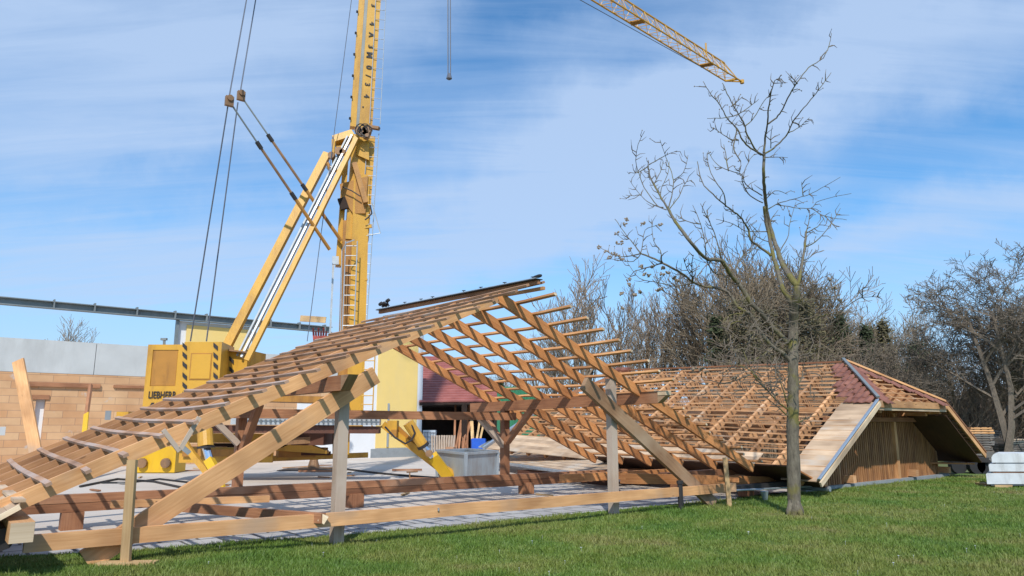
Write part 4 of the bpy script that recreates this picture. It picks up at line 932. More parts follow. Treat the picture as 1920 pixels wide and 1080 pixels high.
# leaning plank and poles by the wall
def lean(name, x0, y0, x1, y1, Y0, Y1, w_, h_, m, label, cat, group=None):
    return tag(MB().beam(at(x0, y0, Y0), at(x1, y1, Y1), w_, h_, Vector((0, -1, .1))).build(name, m), label, cat, group)
lean('plank', 78, 905, 34, 676, 19.5, 20.4, .32, .06, M['tan'], 'long pale plank leaning steeply beside the small window in the block wall', 'plank')
lean('pole', 148, 880, 170, 722, 21.5, 24.0, .10, .09, M['brown'], 'reddish brown pole leaning on the ledge of the block wall', 'pole')
lean('yellow_plank', 152, 880, 162, 775, 21.3, 23.0, .16, .04, M['yellow2'], 'bright yellow shuttering board leaning on the block wall', 'board')
bx = MB(); bx.box(G(322, 884), (.35, .3, .55), 0); tag(bx.build('white_crate', M['white']), 'small white crate standing beside the bright yellow outrigger box', 'crate')
# red rotor-like tool on the far wall top
rt = thing('red_rebar_rack', at(600, 650, 30), 'bright red forked steel rack standing behind the mast under the steel beam', 'rack')
b = MB(); 
for k in range(6): b.tube([at(589 + 4.2 * k, 640, 30), at(587 + 5 * k, 615 + (k % 2) * 6, 30)], .045, 6)
b.beam(at(588, 634, 30), at(611, 632, 30), .12, .12); b.build('forks', M['red'], rt)
MB().beam(at(600, 640, 30), at(600, 700, 30), .12, .12, V).build('post', M['red'], rt)
lean('board', 563, 597, 611, 600, 29.5, 29.5, .25, .05, M['pale'], 'short pale board sticking out behind the mast above the red rack', 'board')
# ================================================================ BARN
bn = thing('barn', Vector((0, 40, 0)), 'low open barn with a red tiled roof and dark interior beyond the yard', 'barn')
e0, e1 = at(786, 754, 37), at(952, 752, 39); rg0, rg1 = at(784, 668, 42.5), at(832, 668, 43.2)
b = MB(); rows = 20
for k in range(rows):
    a0, a1 = k / rows, (k + 1) / rows
    p0, p1, p2, p3 = e0.lerp(rg0, a0), e1.lerp(rg1, a0), e1.lerp(rg1, a1), e0.lerp(rg0, a1)
    b.prism([p0 + Z * .07, p1 + Z * .07, p2, p3], -Z * .13)
b.build('roof', M['barntile'], bn)
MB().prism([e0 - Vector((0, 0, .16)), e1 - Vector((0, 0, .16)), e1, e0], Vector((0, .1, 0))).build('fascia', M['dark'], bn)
MB().prism([Vector((-9, 44.5, 0)), Vector((1.8, 44.5, 0)), Vector((1.8, 44.5, e0[2])), Vector((-9, 44.5, e0[2]))], Vector((0, .2, 0))).build('back_wall', M['dark'], bn)  # interior shade painted in: barn walls and ceiling coloured near black
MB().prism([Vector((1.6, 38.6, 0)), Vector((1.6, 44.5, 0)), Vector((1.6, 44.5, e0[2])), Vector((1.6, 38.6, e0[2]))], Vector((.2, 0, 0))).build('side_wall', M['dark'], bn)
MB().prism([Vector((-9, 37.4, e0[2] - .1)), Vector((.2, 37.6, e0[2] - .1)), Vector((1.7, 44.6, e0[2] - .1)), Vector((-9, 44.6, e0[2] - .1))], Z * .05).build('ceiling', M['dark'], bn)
MB().prism([e1, rg1, Vector((1.5, 44.4, e0[2])), Vector((.6, 40.5, e0[2]))], -Z * .08).build('hip_roof_face', M['barntile'], bn)
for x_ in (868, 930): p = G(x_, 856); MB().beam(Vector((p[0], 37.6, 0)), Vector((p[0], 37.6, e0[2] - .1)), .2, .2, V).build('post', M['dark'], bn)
gs = thing('green_container', G(965, 860) + Vector((0, 4, 0)), 'green painted steel container behind the Y-braced post', 'container')
b = MB(); c0 = at(935, 800, 36.5)
for k in range(14): b.beam(Vector((c0[0] + .15 * k, 36.5 + .03 * (k % 2), 0)), Vector((c0[0] + .15 * k, 36.5 + .03 * (k % 2), 3.35)), .15, .1, V)
b.build('corrugated_side', M['green'], gs); MB().beam(Vector((c0[0] - .1, 37.8, 3.4)), Vector((c0[0] + 2.1, 37.8, 3.4)), 2.5, .1).build('roof', M['green'], gs)
# barn contents
ib = thing('ibc_tank', G(805, 857), 'white liquid tank in a wire cage standing by the barn post', 'tank')
c0 = G(805, 857); MB().box(c0 + Z * .15, (.62, .6, 1.15)).build('bottle', M['tank'], ib)
b = MB()
for k in range(6): 
    x_ = c0[0] - .34 + .136 * k; b.tube([Vector((x_, c0[1] - .36, .12)), Vector((x_, c0[1] - .36, 1.22))], .014, 4)
for k in range(6): z_ = .14 + .21 * k; b.tube([Vector((c0[0] - .34, c0[1] - .36, z_)), Vector((c0[0] + .34, c0[1] - .36, z_))], .016, 4)
b.build('cage', M['rope'], ib); MB().box(c0, (.7, .7, .12)).build('pallet', M['brown'], ib)
b = MB(); c0 = G(897, 857); b.tube([c0, c0 + Z * .85, c0 + Z * .9], [.36, .38, .33], 16); b.beam(c0 + Z * .45 + Vector((-.3, -.1, 0)), c0 + Z * .45 + Vector((.35, -.1, 0)), .7, .85); tag(b.build('blue_barrel', M['blue']), 'bright blue plastic drum standing before the barn post', 'barrel')
for k in range(15):
    x_ = random.choice((855, 862, 868, 874, 880, 884, 888, 892)) + random.uniform(-5, 5); ln = random.uniform(-14, 10)
    m = M['pale'] if x_ > 879 else M['brown']
    o = MB().beam(at(x_, 848, 36.8 + .02 * k), at(x_ + ln + 8, random.uniform(755, 785), 38.6 + .02 * k), .10, .05, Vector((0, -1, .1))).build('leaning_board', m)
    tag(o, 'rough board leaning in a row inside the dark barn', 'board', 'boards leaning inside the barn')
for k, (x_, ang) in enumerate(((822, -3), (829, 0), (836, 4), (832, 8))):
    pal = thing('pallet', G(x_, 858), 'grey wooden pallet stood on edge beside the wire-caged tank', 'pallet', 'pallets on edge by the tank')
    c0 = G(x_, 858) + Vector((0, .1 * k, 0)); b = MB()
    for j in range(6): b.beam(c0 + Vector((-.3 + .12 * j, 0, 0)), c0 + Vector((-.3 + .12 * j + ang * .02, .2, 1.05)), .07, .03, V)
    b.build('boards', M['grey'], pal); MB().beam(c0 + Vector((-.35, .05, .2)), c0 + Vector((.4, .05, .2)), .1, .09).build('runner', M['brown'], pal)
bx = MB(); bx.box(G(845, 862), (.6, .5, .45), 10); bx.box(G(845, 862) + Z * .45, (.4, .3, .12), 20); tag(bx.build('white_bucket', M['batten']), 'pale lump of wrapped goods between pallets and skip', 'bundle')
# skip container
sk = thing('tipping_skip', G(873, 903), 'low grey steel tipping skip standing by the right outrigger foot', 'skip')
k0, k1, k2 = G(820, 894), G(873, 904), G(931, 897); hk = .78
k3 = k0 + (k2 - k1)
cen = (k0 + k1 + k2 + k3) / 4
def lofted(P, z0, z1, k_top):
    b_ = [Vector((p[0], p[1], z0)) for p in P]; t_ = [Vector((cen[0] + (p[0] - cen[0]) * k_top, cen[1] + (p[1] - cen[1]) * k_top, z1)) for p in P]
    return b_, t_
bs, ts = lofted([k0, k1, k2, k3], .1, hk, 1.03)
for j in range(4):
    q = (j + 1) % 4; inn = (cen - (bs[j] + bs[q]) / 2); inn.z = 0; inn.normalize()
    MB().prism([bs[j], bs[q], ts[q], ts[j]], inn * .04).build('side', M['skip'], sk)
    MB().beam(ts[j], ts[q], .09, .07).build('rim', M['skip'], sk)
    MB().beam(bs[j] - Z * .1, ts[j], .08, .08, V).build('corner_post', M['skip'], sk)
MB().prism([p + Z * .02 for p in bs], Z * .03).build('floor', M['skip'], sk)
for x_ in (912, 925): p = G(x_, 899); MB().tube([p + Vector((0, -.02, .06)), p + Vector((0, .1, .06))], .06, 8).build('wheel', M['rubber'], sk)
# small stuff on the yard
def rodthing(name, pts, r_, m, label, cat): return tag(MB().tube(pts, r_, 6).build(name, m), label, cat)
rodthing('cable', [G(x_, y_, .03) for x_, y_ in ((636, 878), (700, 886), (740, 890), (790, 894), (845, 898))], .035, M['black'], 'long black cable lying on the yard from the rear foot to the skip', 'cable')
rodthing('cable', [G(x_, y_, .03) for x_, y_ in ((150, 912), (220, 898), (290, 903), (345, 915), (400, 920), (440, 922))], .03, M['black'], 'black cable lying on the yard behind the left eave', 'cable')
rodthing('cable', [G(x_, y_, .03) for x_, y_ in ((190, 905), (240, 905), (300, 898), (360, 905), (395, 908))], .025, M['rubber'], 'thin dark hose crossing the black cable on the yard', 'hose')
for k, (x_, y_, l_) in enumerate(((735, 884, 1.0), (560, 886, 1.6), (770, 900, .6))):
    p = G(x_, y_); tag(MB().beam(p + Z * .05, p + Z * .05 + Vector((l_, .2 - .2 * k, 0)), .12, .06).build('board_offcut', M['brown']), ['dark board offcut lying near the long cable', 'long dark board lying in front of the round rear foot plate', 'short brown offcut lying on the yard nearest the double beam'][k], 'board')
rd_ = random.Random(4)
for k in range(46):
    x_, y_ = rd_.uniform(60, 1150), rd_.uniform(868, 935)
    if 800 < x_ < 960 and y_ < 905: continue
    p = G(x_, y_); a = rd_.uniform(0, 3.14); l_ = rd_.uniform(.1, .55) if k % 4 else rd_.uniform(.6, 1.3)
    tag(MB().beam(p + Z * .03, p + Z * .03 + Vector((math.cos(a) * l_, math.sin(a) * l_, 0)), rd_.uniform(.04, .1), .03).build('timber_offcut', M[rd_.choice(('tan', 'brown', 'pale', 'olddeck'))]), 'small timber offcut lying loose on the pale yard', 'offcut', 'loose offcuts on the yard')
ss = thing('paver_trestle', G(768, 903), 'small rusty steel stand on the yard before the skip', 'stand')
b = MB(); p = G(768, 904); b.tube([p, p + Z * .3], .02, 5); b.tube([p + Z * .28 - U * .1, p + Z * .28 + U * .25], .025, 5); b.build('leg', M['rust'], ss); MB().beam(p - U * .1 + Z * .03, p + U * .4 + Z * .03, .12, .05).build('foot', M['steel'], ss)
rb_ = MB(); rb_.box(G(675, 858) + Z * .0, (.6, .4, .6), 0); tag(rb_.build('red_crate', M['red']), 'red crate standing at the foot of the white wall', 'crate')
rb_ = MB(); p = G(1320, 905); rb_.box(p + Vector((0, 2, 0)), (1.1, .6, .3), 40); tag(rb_.build('cement_sacks', M['whiteblock']), 'pale sack pile lying on the ground behind the right front post', 'sacks')
# ================================================================ RIGHT EDGE: blocks, stacks, trailer
cb = [(1850, 'lower wide white concrete slab resting on a timber bearer', .10, .37), (1857, 'thin white concrete slab in the middle of the stack of three', .41, .60), (1864, 'topmost rounded white concrete slab of the stack of three', .63, .86)]
for k, (x0, lb, z0, z1) in enumerate(cb):
    a_ = at(x0, 900, 18.9); o = thing('concrete_slab', Vector((a_[0] + 1, 19.4, z0)), lb, 'concrete slab', 'white concrete slabs stacked at the right edge')
    b = MB(); L = 2.6; bev = (.03, .03, .10)[k]
    prof = [(0, z0), (0, z1 - bev), (bev * .5, z1 - bev * .3), (bev * 1.4, z1), (L, z1), (L, z0)]
    b.prism([Vector((a_[0] + u_, 18.9, z_)) for u_, z_ in prof], Vector((.72, 1.0, 0))); b.build('slab', M['whiteblock'], o)
    MB().beam(Vector((a_[0] + .12, 18.96, z0 - .02)), Vector((a_[0] + 2.4, 18.96, z0 - .02)), .06, .03).build('edge_strip', M['plinth'] if k != 1 else M['brown'], o)
p = at(1873, 912, 18.9); tag(MB().beam(Vector((p[0] - .1, 19.3, .04)), Vector((p[0] + .35, 19.3, .04)), .8, .08).build('timber_bearer', M['pale']), 'yellow timber bearer under the stack of white concrete slabs', 'bearer')
tr = thing('flat_trailer', G(1800, 905) + Vector((0, 5, 0)), 'low dark flat trailer parked behind the slatted gable', 'trailer')
c0 = at(1770, 880, 25); c1 = at(1862, 888, 24.2)
MB().beam(Vector((c0[0], 25, .45)), Vector((c1[0], 24.4, .45)), 1.2, .14).build('bed', M['black'], tr)
for x_, Y_ in ((1802, 24.2), (1836, 24.0), (1850, 24.0)): p = at(x_, 897, Y_); MB().tube([Vector((p[0], Y_, .26)), Vector((p[0], Y_ + .22, .26))], .26, 14).build('wheel', M['rubber'], tr)
def stack(px0, px1, ytop, Y_, label, m, m2, n_):
    a_ = at(px0, 880, Y_); b_ = at(px1, 880, Y_); zt_ = at(px0, ytop, Y_)[2]
    st_ = thing('timber_stack', Vector(((a_[0] + b_[0]) / 2, Y_ + .6, 0)), label, 'timber stack', 'sawn timber stacks by the right trees')
    for k in range(n_):
        z_ = .1 + (zt_ - .1) * k / n_; hh = (zt_ - .1) / n_ * .72
        MB().beam(Vector((a_[0] + random.uniform(-.1, .1), Y_ + .6, z_ + hh / 2)), Vector((b_[0] + random.uniform(-.12, .12), Y_ + .6, z_ + hh / 2)), 1.2, hh).build('board_layer', m if k < n_ - 3 else m2, st_)
    for q in (.15, .5, .85):
        b = MB()
        for k in range(n_): z_ = .1 + (zt_ - .1) * (k + .72) / n_; c_ = a_.lerp(b_, q); b.beam(Vector((c_[0] - .04, Y_ + .58, z_)), Vector((c_[0] + .04, Y_ + .58, z_)), 1.16, (zt_ - .1) / n_ * .3)
        b.build('spacers', M['dark'], st_)
stack(1828, 1868, 800, 30, 'stack of dark sawn boards topped with yellowish layers left of the tree trunk', M['olddeck'], M['tan'], 15)
stack(1826, 1876, 848, 28.5, 'low dark board stack right behind the barge board foot', M['olddeck'], M['olddeck'], 9)
stack(1862, 1905, 806, 33, 'tall grey stack of weathered boards directly behind the right tree trunk', M['grey'], M['olddeck'], 14)
stack(1900, 1990, 822, 31, 'wide dark stack of boards at the right edge beyond the concrete slabs', M['olddeck'], M['grey'], 12)
# ================================================================ FOREGROUND TREE
def fieldY(x, y):
    d = math.hypot((x - 1487) / 260, max(0, 700 - y) / 300) if y < 700 else abs(x - 1487) / 260
    return 13.31 + min(1, d * 1.6) * 2.4 * (noise.noise(Vector((x / 150, y / 150, 3.3))))
def tp(x, y): return at(x, y, fieldY(x, y))
def cA(p): return (1080 + p[0] / 3.4286, 230 + p[1] / 3.4286)
def cB(p): return (1080 + p[0] / 3.4286, 450 + p[1] / 3.4286)
def cC(p): return (1060 + p[0] / 3.31, p[1] / 3.31)
def cD(p): return (1080 + p[0] / 4, 620 + p[1] / 4)
def smoothpts(P, k=4):
    out_ = []
    for i in range(len(P) - 1):
        p0 = P[max(i - 1, 0)]; p1 = P[i]; p2 = P[i + 1]; p3 = P[min(i + 2, len(P) - 1)]
        for j in range(k):
            t = j / k; out_.append(tuple(.5 * (2 * p1[a] + (p2[a] - p0[a]) * t + (2 * p0[a] - 5 * p1[a] + 4 * p2[a] - p3[a]) * t * t + (3 * p1[a] - p0[a] - 3 * p2[a] + p3[a]) * t ** 3) for a in (0, 1)))
    out_.append(tuple(P[-1][:2])); return out_
rngT = random.Random(11)
ft = thing('fruit_tree', G(1490, 967), 'bare gnarled fruit tree standing alone on the lawn before the far roof', 'tree')
trunk = MB(); crown = MB(); twigs = MB(); buds = MB()
PXM = 13.6 / 1374
def limb(mb, P, w0, w1, n=6, spur=0, jit=.6):
    S = smoothpts(P); L = len(S); pts = []; rad = []
    for i, (x, y) in enumerate(S):
        f = i / (L - 1)
        if 0 < i < L - 1: x += rngT.uniform(-jit, jit); y += rngT.uniform(-jit, jit)
        pts.append(tp(x, y)); rad.append((w0 + (w1 - w0) * f ** .8) / 2 * PXM * (1.14 if w0 < 9 else 1.08 if w0 < 20 else 1) * (1 + rngT.uniform(-.07, .07)))
    mb.tube(pts, rad, n)
    for k in range(spur):
        i = rngT.randrange(max(1, L // 6), L - 1); x, y = S[i]; a = rngT.uniform(0, 6.28); ln = rngT.uniform(6, 22)
        dx_, dy_ = S[min(i + 1, L - 1)][0] - S[i - 1][0], S[min(i + 1, L - 1)][1] - S[i - 1][1]; base = math.atan2(dy_, dx_) + rngT.choice((-1, 1)) * rngT.uniform(.5, 1.3)
        q = [(x, y), (x + math.cos(base) * ln * .5, y + math.sin(base) * ln * .5), (x + math.cos(base + .3) * ln, y + math.sin(base + .3) * ln - 2)]
        p3 = [tp(*u_) + Vector((0, rngT.uniform(-.06, .06) * j, 0)) for j, u_ in enumerate(q)]
        twigs.tube(p3, [.010, .007, .003], 4)
        if rngT.random() < .25: buds.tube([p3[-1] - Z * .012, p3[-1], p3[-1] + Z * .014], [.004, .013, .003], 5)
# trunk
limb(trunk, [(1492, 978), (1491, 966), (1489, 940), (1488, 880), (1486, 800), (1487, 740), (1487, 680), (1487, 640), (1488, 600), (1488, 581)], 27, 16.5, 14, 0, .3)
base_ = G(1491, 967); 
for k in range(4):
    a = k * 1.6 + .3; trunk.tube([base_ + Vector((math.cos(a) * .05, math.sin(a) * .05, .28)), base_ + Vector((math.cos(a) * .13, math.sin(a) * .10, .08)), base_ + Vector((math.cos(a) * .155, math.sin(a) * .17, -.04))], [.05, .05, .035], 7)
limb(trunk, [(1488, 592), (1491, 572), (1494, 556), (1495, 537)], 14, 11, 10, 0, .2)
limb(trunk, [(1488, 600), cB((1385, 420)), cB((1360, 360)), cA((1330, 1070)), cA((1290, 930)), cA((1262, 830)), cA((1245, 740)), cA((1222, 640)), cA((1210, 540))], 10, 5.5, 8, 6)
limb(trunk, [cA(p) for p in ((1425, 1054), (1370, 980), (1322, 900), (1300, 830), (1275, 760), (1248, 670), (1225, 560), (1212, 440), (1206, 330), (1210, 215), (1206, 185))], 11, 5, 8, 10)
mainl = [(cB, [(1400, 690), (1370, 665), (1330, 630), (1270, 570), (1200, 480), (1130, 410), (1080, 330), (1045, 280)], 10, 7.5),
 (cA, [(1045, 1034), (990, 970), (950, 910), (930, 885), (880, 880), (835, 873), (770, 810), (700, 720), (640, 640), (590, 550)], 7.5, 4.5),
 (cA, [(590, 550), (540, 470), (500, 400), (470, 330), (465, 240)], 4, 1.2),
 (cB, [(1390, 790), (1330, 730), (1260, 680), (1190, 600), (1150, 540), (1120, 480), (1040, 430), (980, 340), (890, 305)], 8, 4.5),
 (cA, [(890, 1059), (830, 1054), (750, 1024), (680, 969), (560, 904), (490, 868), (415, 839)], 4.8, 2.6),
 (cA, [(415, 839), (370, 780), (330, 730), (250, 620)], 2.4, 1),
 (cA, [(1425, 1054), (1438, 990), (1455, 900), (1470, 800), (1480, 700)], 5.5, 4),
 (cA, [(1255, 855), (1170, 790), (1120, 750), (1110, 690), (1080, 640), (1050, 600), (970, 540), (880, 460), (810, 380), (780, 250)], 5, 1.3),
 (cC, [(1232, 965), (1190, 940), (1130, 840), (1110, 770), (1075, 710), (1030, 630), (1000, 570), (975, 515)], 3.6, 1.2),
 (cC, [(1232, 965), (1150, 920), (1100, 870), (1065, 800), (1010, 740), (980, 690), (945, 630), (900, 580), (855, 505)], 3.4, 1),
 (cC, [(1232, 965), (1240, 860), (1255, 770), (1260, 680), (1275, 590), (1300, 500), (1345, 490)], 4.2, 1),
 (cC, [(1255, 770), (1300, 740), (1340, 690), (1380, 610), (1440, 510), (1510, 420), (1600, 360), (1640, 270), (1652, 205)], 3.2, .9),
 (cC, [(1232, 960), (1310, 905), (1380, 830), (1410, 760), (1480, 670), (1540, 600), (1600, 520), (1650, 450)], 3.4, .9)]
for fn, P, a, b_ in mainl: limb(crown, [fn(p) for p in P], a, b_, 7, 5 + int(len(P) * 1.2))
small = [(cC, [(1385, 825), (1450, 790), (1515, 730)]), (cC, [(1240, 975), (1310, 975), (1380, 978)]), (cC, [(1065, 800), (1050, 880), (1045, 930), (1090, 1010), (1080, 1075)]),
 (cC, [(1120, 780), (1170, 730), (1240, 620), (1275, 590)]), (cC, [(1075, 710), (1140, 665), (1200, 615)]), (cC, [(1075, 710), (990, 730), (880, 735)]), (cC, [(1070, 870), (1030, 865), (970, 830), (915, 790)]),
 (cC, [(1030, 660), (1065, 630), (1100, 600)]), (cC, [(1440, 520), (1415, 490), (1395, 455)]), (cC, [(1275, 920), (1275, 850), (1285, 780)]),
 (cA, [(560, 545), (520, 530), (440, 420), (400, 310), (385, 240), (400, 140), (440, 55)]), (cA, [(580, 560), (480, 520), (400, 450), (345, 370)]), (cA, [(415, 465), (360, 470), (320, 465)]),
 (cA, [(550, 490), (545, 430), (590, 330), (600, 250)]), (cA, [(530, 440), (480, 350), (470, 300)]), (cA, [(595, 545), (620, 450), (625, 370), (600, 280), (570, 200), (540, 110)]),
 (cA, [(625, 370), (690, 320), (720, 210)]), (cA, [(605, 550), (660, 480), (700, 390), (745, 370)]), (cA, [(470, 270), (560, 220), (650, 180)]), (cA, [(500, 400), (540, 320), (560, 250)]),
 (cA, [(465, 280), (400, 320), (340, 320)]), (cA, [(835, 873), (830, 780), (800, 650), (750, 530)]), (cA, [(935, 885), (900, 740), (860, 640), (840, 560)]), (cA, [(800, 650), (730, 640), (640, 590)]), (cA, [(860, 640), (800, 520)]),
 (cA, [(1000, 970), (1050, 890), (1080, 850), (1150, 810), (1160, 770)]), (cA, [(415, 839), (430, 780), (445, 690), (530, 655)]), (cA, [(415, 840), (330, 860), (240, 850), (150, 800)]), (cA, [(415, 845), (370, 890), (300, 890), (210, 870)]),
 (cA, [(550, 895), (540, 820), (500, 760), (485, 620)]), (cA, [(550, 905), (450, 935), (370, 960), (340, 1010)]), (cA, [(750, 1030), (640, 1050), (540, 1030), (410, 1000), (330, 900)]), (cA, [(750, 1020), (745, 900), (755, 850)]),
 (cA, [(750, 1000), (710, 930), (690, 870)]), (cA, [(1262, 775), (1160, 730), (1120, 670), (1090, 620)]), (cA, [(960, 540), (950, 460), (880, 350), (850, 260), (845, 190)]), (cA, [(1200, 515), (1120, 470), (1070, 380), (1060, 330), (960, 300), (890, 250), (850, 180)]),
 (cA, [(1196, 468), (1120, 420), (1075, 360), (1110, 250), (1150, 200)]), (cA, [(980, 310), (965, 220), (950, 140)]), (cA, [(1060, 250), (1020, 180), (1010, 120), (1040, 50)]), (cA, [(1230, 700), (1090, 695), (1010, 650), (900, 620)]),
 (cA, [(1300, 840), (1360, 740), (1375, 640), (1415, 510)]), (cA, [(1480, 700), (1500, 620), (1500, 560)]), (cA, [(1475, 800), (1560, 750), (1640, 650), (1700, 550)]), (cA, [(1480, 710), (1550, 670), (1590, 620)]),
 (cA, [(1225, 560), (1300, 520), (1400, 490), (1500, 460), (1600, 410), (1700, 350)]), (cA, [(1290, 525), (1400, 545), (1510, 550), (1570, 500), (1770, 455)]), (cA, [(1510, 550), (1600, 600), (1740, 625)]), (cA, [(1600, 600), (1680, 690)]),
 (cA, [(1460, 470), (1450, 380)]), (cA, [(1215, 500), (1280, 440), (1360, 460)]), (cA, [(1235, 650), (1300, 560)]), (cA, [(840, 880), (880, 960), (940, 980), (990, 1010)]),
 (cB, [(1410, 580), (1520, 520), (1610, 480), (1690, 470), (1760, 410), (1840, 370), (1960, 365)]), (cB, [(1840, 370), (1845, 300)]), (cB, [(1420, 420), (1500, 330), (1560, 310), (1680, 320)]), (cB, [(1410, 480), (1480, 400), (1600, 380), (1700, 385)]),
 (cB, [(1330, 720), (1230, 640), (1130, 640), (1090, 690)]), (cB, [(1400, 800), (1340, 900), (1300, 860), (1280, 800)]), (cB, [(1160, 560), (1060, 520), (960, 560)]), (cB, [(1200, 490), (1120, 560), (1130, 650), (1180, 720)]),
 (cB, [(1000, 360), (900, 400), (860, 460)]), (cB, [(1100, 470), (1000, 480), (930, 540)]), (cB, [(1480, 400), (1490, 520), (1540, 600)]), (cB, [(1260, 690), (1170, 760), (1080, 780)]), (cB, [(1420, 600), (1480, 560), (1560, 600), (1640, 640)]),
 (cD, [(1600, 600), (1500, 520), (1430, 440), (1380, 370)]), (cD, [(1600, 650), (1500, 560), (1360, 450)]), (cD, [(1595, 570), (1545, 420), (1520, 330), (1480, 300)]), (cD, [(1640, 440), (1690, 360), (1700, 300), (1720, 200)]), (cD, [(1650, 700), (1740, 650), (1800, 640)]), (cD, [(1380, 370), (1280, 280), (1150, 250)]), (cD, [(1430, 440), (1330, 330), (1250, 130)]), (cD, [(1300, 330), (1180, 380), (1080, 400)])]
for fn, P in small: limb(crown, [fn(p) for p in P], rngT.uniform(1.7, 2.5) if fn is not cD else 3.2, .8, 5, 2 + len(P))
for k in range(230):   # fine lower twigs
    x = rngT.gauss(1430, 55); y = rngT.uniform(565, 740)
    if x > 1560: continue
    a = rngT.uniform(0, 6.28); q = [(x, y)]
    for j in range(3): a += rngT.uniform(-.7, .7); q.append((q[-1][0] + math.cos(a) * rngT.uniform(7, 16), q[-1][1] + math.sin(a) * rngT.uniform(5, 12)))
    off = rngT.uniform(-1.2, 1.0); twigs.tube([tp(*u_) + Vector((0, off, 0)) for u_ in q], [.011, .009, .007, .003], 4)
for (x, y) in [cA(p) for p in ((325, 622), (315, 655), (545, 655), (430, 650), (148, 800), (195, 830), (215, 865), (240, 840), (270, 850), (295, 875), (342, 815), (270, 770), (292, 772), (418, 922), (438, 975), (495, 925), (470, 985), (340, 1010), (345, 1040), (625, 1000), (655, 1015), (560, 935), (555, 975), (590, 965), (262, 712))] + [cB(p) for p in ((290, 345), (380, 350), (410, 335), (520, 320), (545, 315), (675, 350), (300, 440), (770, 405), (1245, 715), (1630, 250), (1660, 310), (1700, 390), (850, 480), (760, 825), (810, 825))] + [cD(p) for p in ((885, 290), (935, 290), (975, 310), (1455, 160), (1190, 350), (1500, 480))]:
    for k in range(9):
        p = tp(x + rngT.uniform(-3.6, 3.6), y + rngT.uniform(-2.6, 2.6)) + Vector((0, rngT.uniform(-.04, .04), 0)); d = Vector((rngT.uniform(-1, 1), rngT.uniform(-1, 1), rngT.uniform(-1, 1))).normalized() * .022
        buds.tube([p - d, p, p + d], [.006, .017, .005], 5)
ft_t = trunk.build('trunk', M['bark'], ft, smooth=True); crown.build('branches', M['bark'], ft, smooth=True); twigs.build('twigs', M['twig'], ft); bo_ = buds.build('dry_buds', M['bud'], ft); bo_['kind'] = 'stuff'
# ================================================================ BACKGROUND TREES
def grow(mb, rng, p, d, L, r, lev, maxlev, spread=.5, trop=.12, kids=(6, 6, 5), rmin=.012):
    nseg = 4 if lev < 2 else 3; pts = [p]; rad = [r]; q = p.copy(); dd = d.normalized(); nodes = []
    for k in range(nseg):
        dd = (dd + Vector((rng.gauss(0, .13), rng.gauss(0, .13), rng.gauss(0, .08) + trop))).normalized(); q = q + dd * (L / nseg); pts.append(q); rr = max(rmin, r * (1 - .75 * (k + 1) / nseg)); rad.append(rr); nodes.append((q.copy(), dd.copy(), rr))
    (mb[0] if lev == 0 else mb[1]).tube(pts, rad, 5 if lev < 1 else 3, False)
    if lev >= maxlev: return
    n = kids[min(lev, len(kids) - 1)]
    for k in range(n):
        f = .25 + .75 * (k + rng.random()) / n; i = min(nseg - 1, int(f * nseg)); a0 = pts[i].lerp(pts[i + 1], f * nseg - i if f * nseg - i < 1 else 1)
        ax = Vector((rng.gauss(0, 1), rng.gauss(0, 1), rng.gauss(0, .5))); ax = (ax - nodes[i][1] * ax.dot(nodes[i][1])).normalized()
        nd = (nodes[i][1] * (1 - spread * .55) + ax * spread + Z * .12).normalized()
        grow(mb, rng, a0, nd, L * rng.uniform(.42, .62) * (1.15 - .4 * f), max(rmin, rad[i] * .55), lev + 1, maxlev, spread, trop * .8, kids, rmin)
def proto_tree(name, seed, h, r, m, maxlev=3, spread=.55, kids=(9, 7, 5), trop=.1, rmin=.014, stems=1):
    rng = random.Random(seed); e = thing(name, Vector((0, 0, 0)), '', 'tree'); tk = MB(); cw = MB()
    for s_ in range(stems):
        d = Vector((rng.uniform(-.25, .25), rng.uniform(-.25, .25), 1)) if stems > 1 else Vector((0, 0, 1)); grow((tk, cw), rng, Vector((rng.uniform(-.3, .3) * (stems > 1), 0, -.1)), d, h * .8 * rng.uniform(.85, 1), r, 0, maxlev, spread, trop, kids, rmin)
    tk.build('trunk', m, e); cw.build('crown', m, e); return e
def clone(root, loc, rz, sc, label, group, first):
    o = root if first else root.copy()
    if not first:
        scene.collection.objects.link(o)
        for c_ in [c for c in root.children]:
            n_ = c_.copy(); scene.collection.objects.link(n_); n_.parent = o
    o.location = loc; o.rotation_euler = (0, 0, rz); o.scale = (sc, sc, sc); o['label'] = label; o['group'] = group; o['category'] = 'tree'; return o
kinds = [proto_tree('bare_tree', 21, 14, .30, M['fartwig'], 3, .42, (11, 7, 4), .17, .022), proto_tree('bare_tree', 34, 14, .26, M['fartwig'], 3, .5, (10, 6, 4), .15, .022, 2), proto_tree('bare_tree', 55, 13, .22, M['farbrown'], 3, .62, (13, 9, 6), .07, .02, 2)]
usedk = set(); rb2 = random.Random(5)
spots = [(1062, 585, 64, 0), (1086, 520, 60, 1), (1112, 560, 66, 0), (1160, 560, 60, 0), (1186, 590, 58, 1), (1215, 570, 62, 0), (1240, 575, 66, 1), (1268, 560, 60, 0), (1296, 545, 58, 1), (1322, 530, 63, 0), (1350, 520, 56, 2), (1378, 480, 60, 1), (1402, 500, 50, 2), (1432, 470, 58, 1), (1455, 505, 54, 0), (1478, 500, 52, 2), (1506, 520, 57, 1), (1530, 530, 50, 2), (1556, 560, 60, 0), (1588, 590, 56, 2), (1622, 580, 62, 1), (1650, 610, 56, 2), (1690, 600, 58, 2), (1720, 590, 60, 0), (1012, 640, 75, 0), (940, 690, 90, 1), (1035, 620, 70, 1), (100, 622, 95, 1), (118, 624, 95, 0)]
